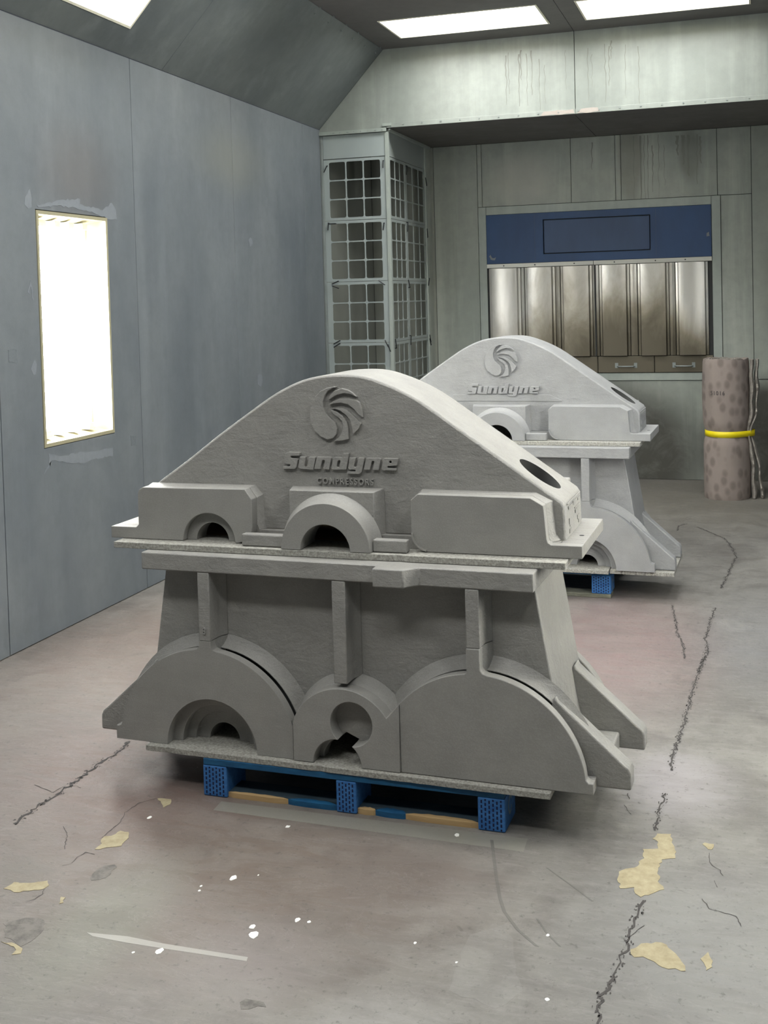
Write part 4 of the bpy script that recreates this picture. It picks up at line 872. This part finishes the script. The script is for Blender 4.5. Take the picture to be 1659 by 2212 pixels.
def ply(name_label, loc, rz, x0, x1, y0, y1, th, bare=False):
    P_ = [(x0+(x1-x0)*i/60, y0+rnd.uniform(-.0012, .0012)-(.0 if rnd.random() > .06 else -.004)) for i in range(61)]+[(x1, y1), (x0, y1)]
    o = planprism('plywood_sheet', P_, 0, th, M['ply'], None, .0012, seg=1, smooth=False); o.location = loc; o.rotation_euler = (0, 0, rz)
    tag(o, name_label, 'plywood')
    if bare: box('bare_face', x0+.12, x1-.1, y0+.17, y1-.1, th+.0001, th+.0006, M['wood'], o, label='bare unpainted wood')
    return o
R = math.radians
pallet((-1.74, 3.391, 0), R(-1.4), 'blue block pallet with splintered front board under the near casting', False)
ply('dust covered plywood sheet between the near blue pallet and its casting', (-2.085, 3.436, .1255), R(-2.4), .127, 1.509, -.025, .60, .0185)
lower_casing((-2.085, 3.436, .145), R(-2.4), 'near lower grey casing with stepped bearing seat at its left')
ply('plywood sheet sandwiched between the upper and lower near castings', (-2.137, 3.532, .7960), R(-1.3), .045, 1.606, -.058, .46, .0205, True)
upper_casing((-2.137, 3.532, .8175), R(-1.3), 'near upper grey casing with emblem and two lines of raised lettering')
M['cast'], M['machined'] = CASTS['far']
pallet((-1.735, 6.195, 0), R(-1.8), 'blue and grimy grey pallet under the far casting', True)
ply('plywood sheet on the far pallet, its left piece', (-2.113, 6.153, .1440), R(-1.8), .05, 1.395, -.010, .60, .0200)
ply('splintered plywood piece sticking out right under the far casting', (-2.113, 6.153, .1440), R(-1.8), 1.40, 1.732, .012, .50, .0200)
lower_casing((-2.113, 6.153, .165), R(-1.8), 'far lower grey casing with stepped bearing seat at its right', mirror=True, plain=True)
ply('plywood sheet sandwiched between the upper and lower far castings', (-2.146, 6.265, .8160), R(-1.5), .045, 1.60, -.058, .46, .0205)
upper_casing((-2.146, 6.265, .8375), R(-1.5), 'far upper grey casing with emblem and one raised word', words=False, plateau=True)

# ------------------------------------------------------------------ rolled blanket by the back wall
roll = empty('blanket_roll', (-.17, 9.43, 0), 0, 'tall roll of mottled grey-brown padded blanket tied with a yellow strap', 'roll')
bm = bmesh.new(); nz, na = 44, 48; rings = []
for j in range(nz+1):
    z = 1.095*j/nz; rr_ = .176-.020*math.exp(-((z-.515)/.05)**2)+.003*math.sin(z*9)+(-.004 if j in (0, nz) else 0)
    rings.append([bm.verts.new(((rr_+.003*math.sin(5*a+z*7))*math.cos(a), (rr_+.003*math.sin(5*a+z*7))*math.sin(a), z+.006*math.sin(a*3+1)*(j == nz))) for a in [2*PI*i/na for i in range(na)]])
for j in range(nz):
    for i in range(na): bm.faces.new((rings[j][i], rings[j][(i+1) % na], rings[j+1][(i+1) % na], rings[j+1][i]))
bm.faces.new(rings[0][::-1]); 
ins = [bm.verts.new((.155*math.cos(2*PI*i/na), .155*math.sin(2*PI*i/na), 1.085)) for i in range(na)]
for i in range(na): bm.faces.new((rings[-1][i], rings[-1][(i+1) % na], ins[(i+1) % na], ins[i]))
bm.faces.new(ins)
bm_done(bm, 'rolled_body', M['felt'], roll, ang=3)
bm = bmesh.new(); prev = None      # spiral of layers on the top end
for i in range(120):
    a = i*.22; r_ = .168-i*.00125
    zt = 1.088+rnd.uniform(0, .012)
    q = [bm.verts.new((r_*math.cos(a), r_*math.sin(a), 1.084)), bm.verts.new((r_*math.cos(a), r_*math.sin(a), zt)), bm.verts.new(((r_-.006)*math.cos(a), (r_-.006)*math.sin(a), zt)), bm.verts.new(((r_-.006)*math.cos(a), (r_-.006)*math.sin(a), 1.084))]
    if prev:
        for k in range(3): bm.faces.new((prev[k], q[k], q[k+1], prev[k+1]))
    prev = q
bm_done(bm, 'rolled_layers', M['felt_edge'], roll)
def flap(x_of, y_of, wth, th, name):
    bm = bmesh.new(); prev = None
    for j in range(41):
        z = .004+1.085*j/40; x = x_of(z)+.004*math.sin(z*31); y = y_of(z); w_ = wth*(1+.18*math.sin(z*23)+.1*rnd.uniform(-1, 1)); t_ = th*(1+.2*rnd.uniform(-1, 1))
        q = [bm.verts.new((x+w_/2*math.cos(a)*(1 if abs(math.cos(a)) < .99 else 1), y+t_/2*math.sin(a), z)) for a in [2*PI*i/10 for i in range(10)]]
        if prev:
            for i in range(10): bm.faces.new((prev[i], prev[(i+1) % 10], q[(i+1) % 10], q[i]))
        else: bm.faces.new(q[::-1])
        prev = q
    bm.faces.new(prev); return bm_done(bm, name, M['felt_edge'], roll, ang=3)
waist = lambda z: math.exp(-((z-.515)/.12)**2)
flap(lambda z: .195-.030*waist(z)+.02*max(0, .4-z), lambda z: -.025, .034, .10, 'loose_edge')
flap(lambda z: .232-.050*waist(z)+.09*max(0, .35-z)+.01*max(0, z-.7), lambda z: .02, .030, .15, 'loose_edge')
bm = bmesh.new(); na = 48; A_, B_ = [], []
for i in range(na):
    a = 2*PI*i/na; ex = .052*max(0, math.cos(a))**6; x, y = (.1605+ex)*math.cos(a), .1605*math.sin(a)
    A_.append(bm.verts.new((x, y, .492+.004*math.sin(a)))); B_.append(bm.verts.new((x*1.004, y*1.004, .538+.004*math.sin(a))))
for i in range(na): bm.faces.new((A_[i], A_[(i+1) % na], B_[(i+1) % na], B_[i]))
o = bm_done(bm, 'strap', M['yellow'], roll, label='bright yellow strap'); sm = o.modifiers.new('thick', 'SOLIDIFY'); sm.thickness = .002; sm.offset = 1
o = text_part('stamped_number', '51016', -.06, -.1765, .835, .045, .0004, M['ink'], roll, .9, 1.15); 
for v in o.data.vertices:      # wrap the stamp round the roll
    a = (v.co.x*.9-.06)/.177; rr_ = .1825-v.co.z
    v.co = Vector(((rr_*math.sin(a)+.06)/.9, v.co.y, -(-rr_*math.cos(a)+.1765)))
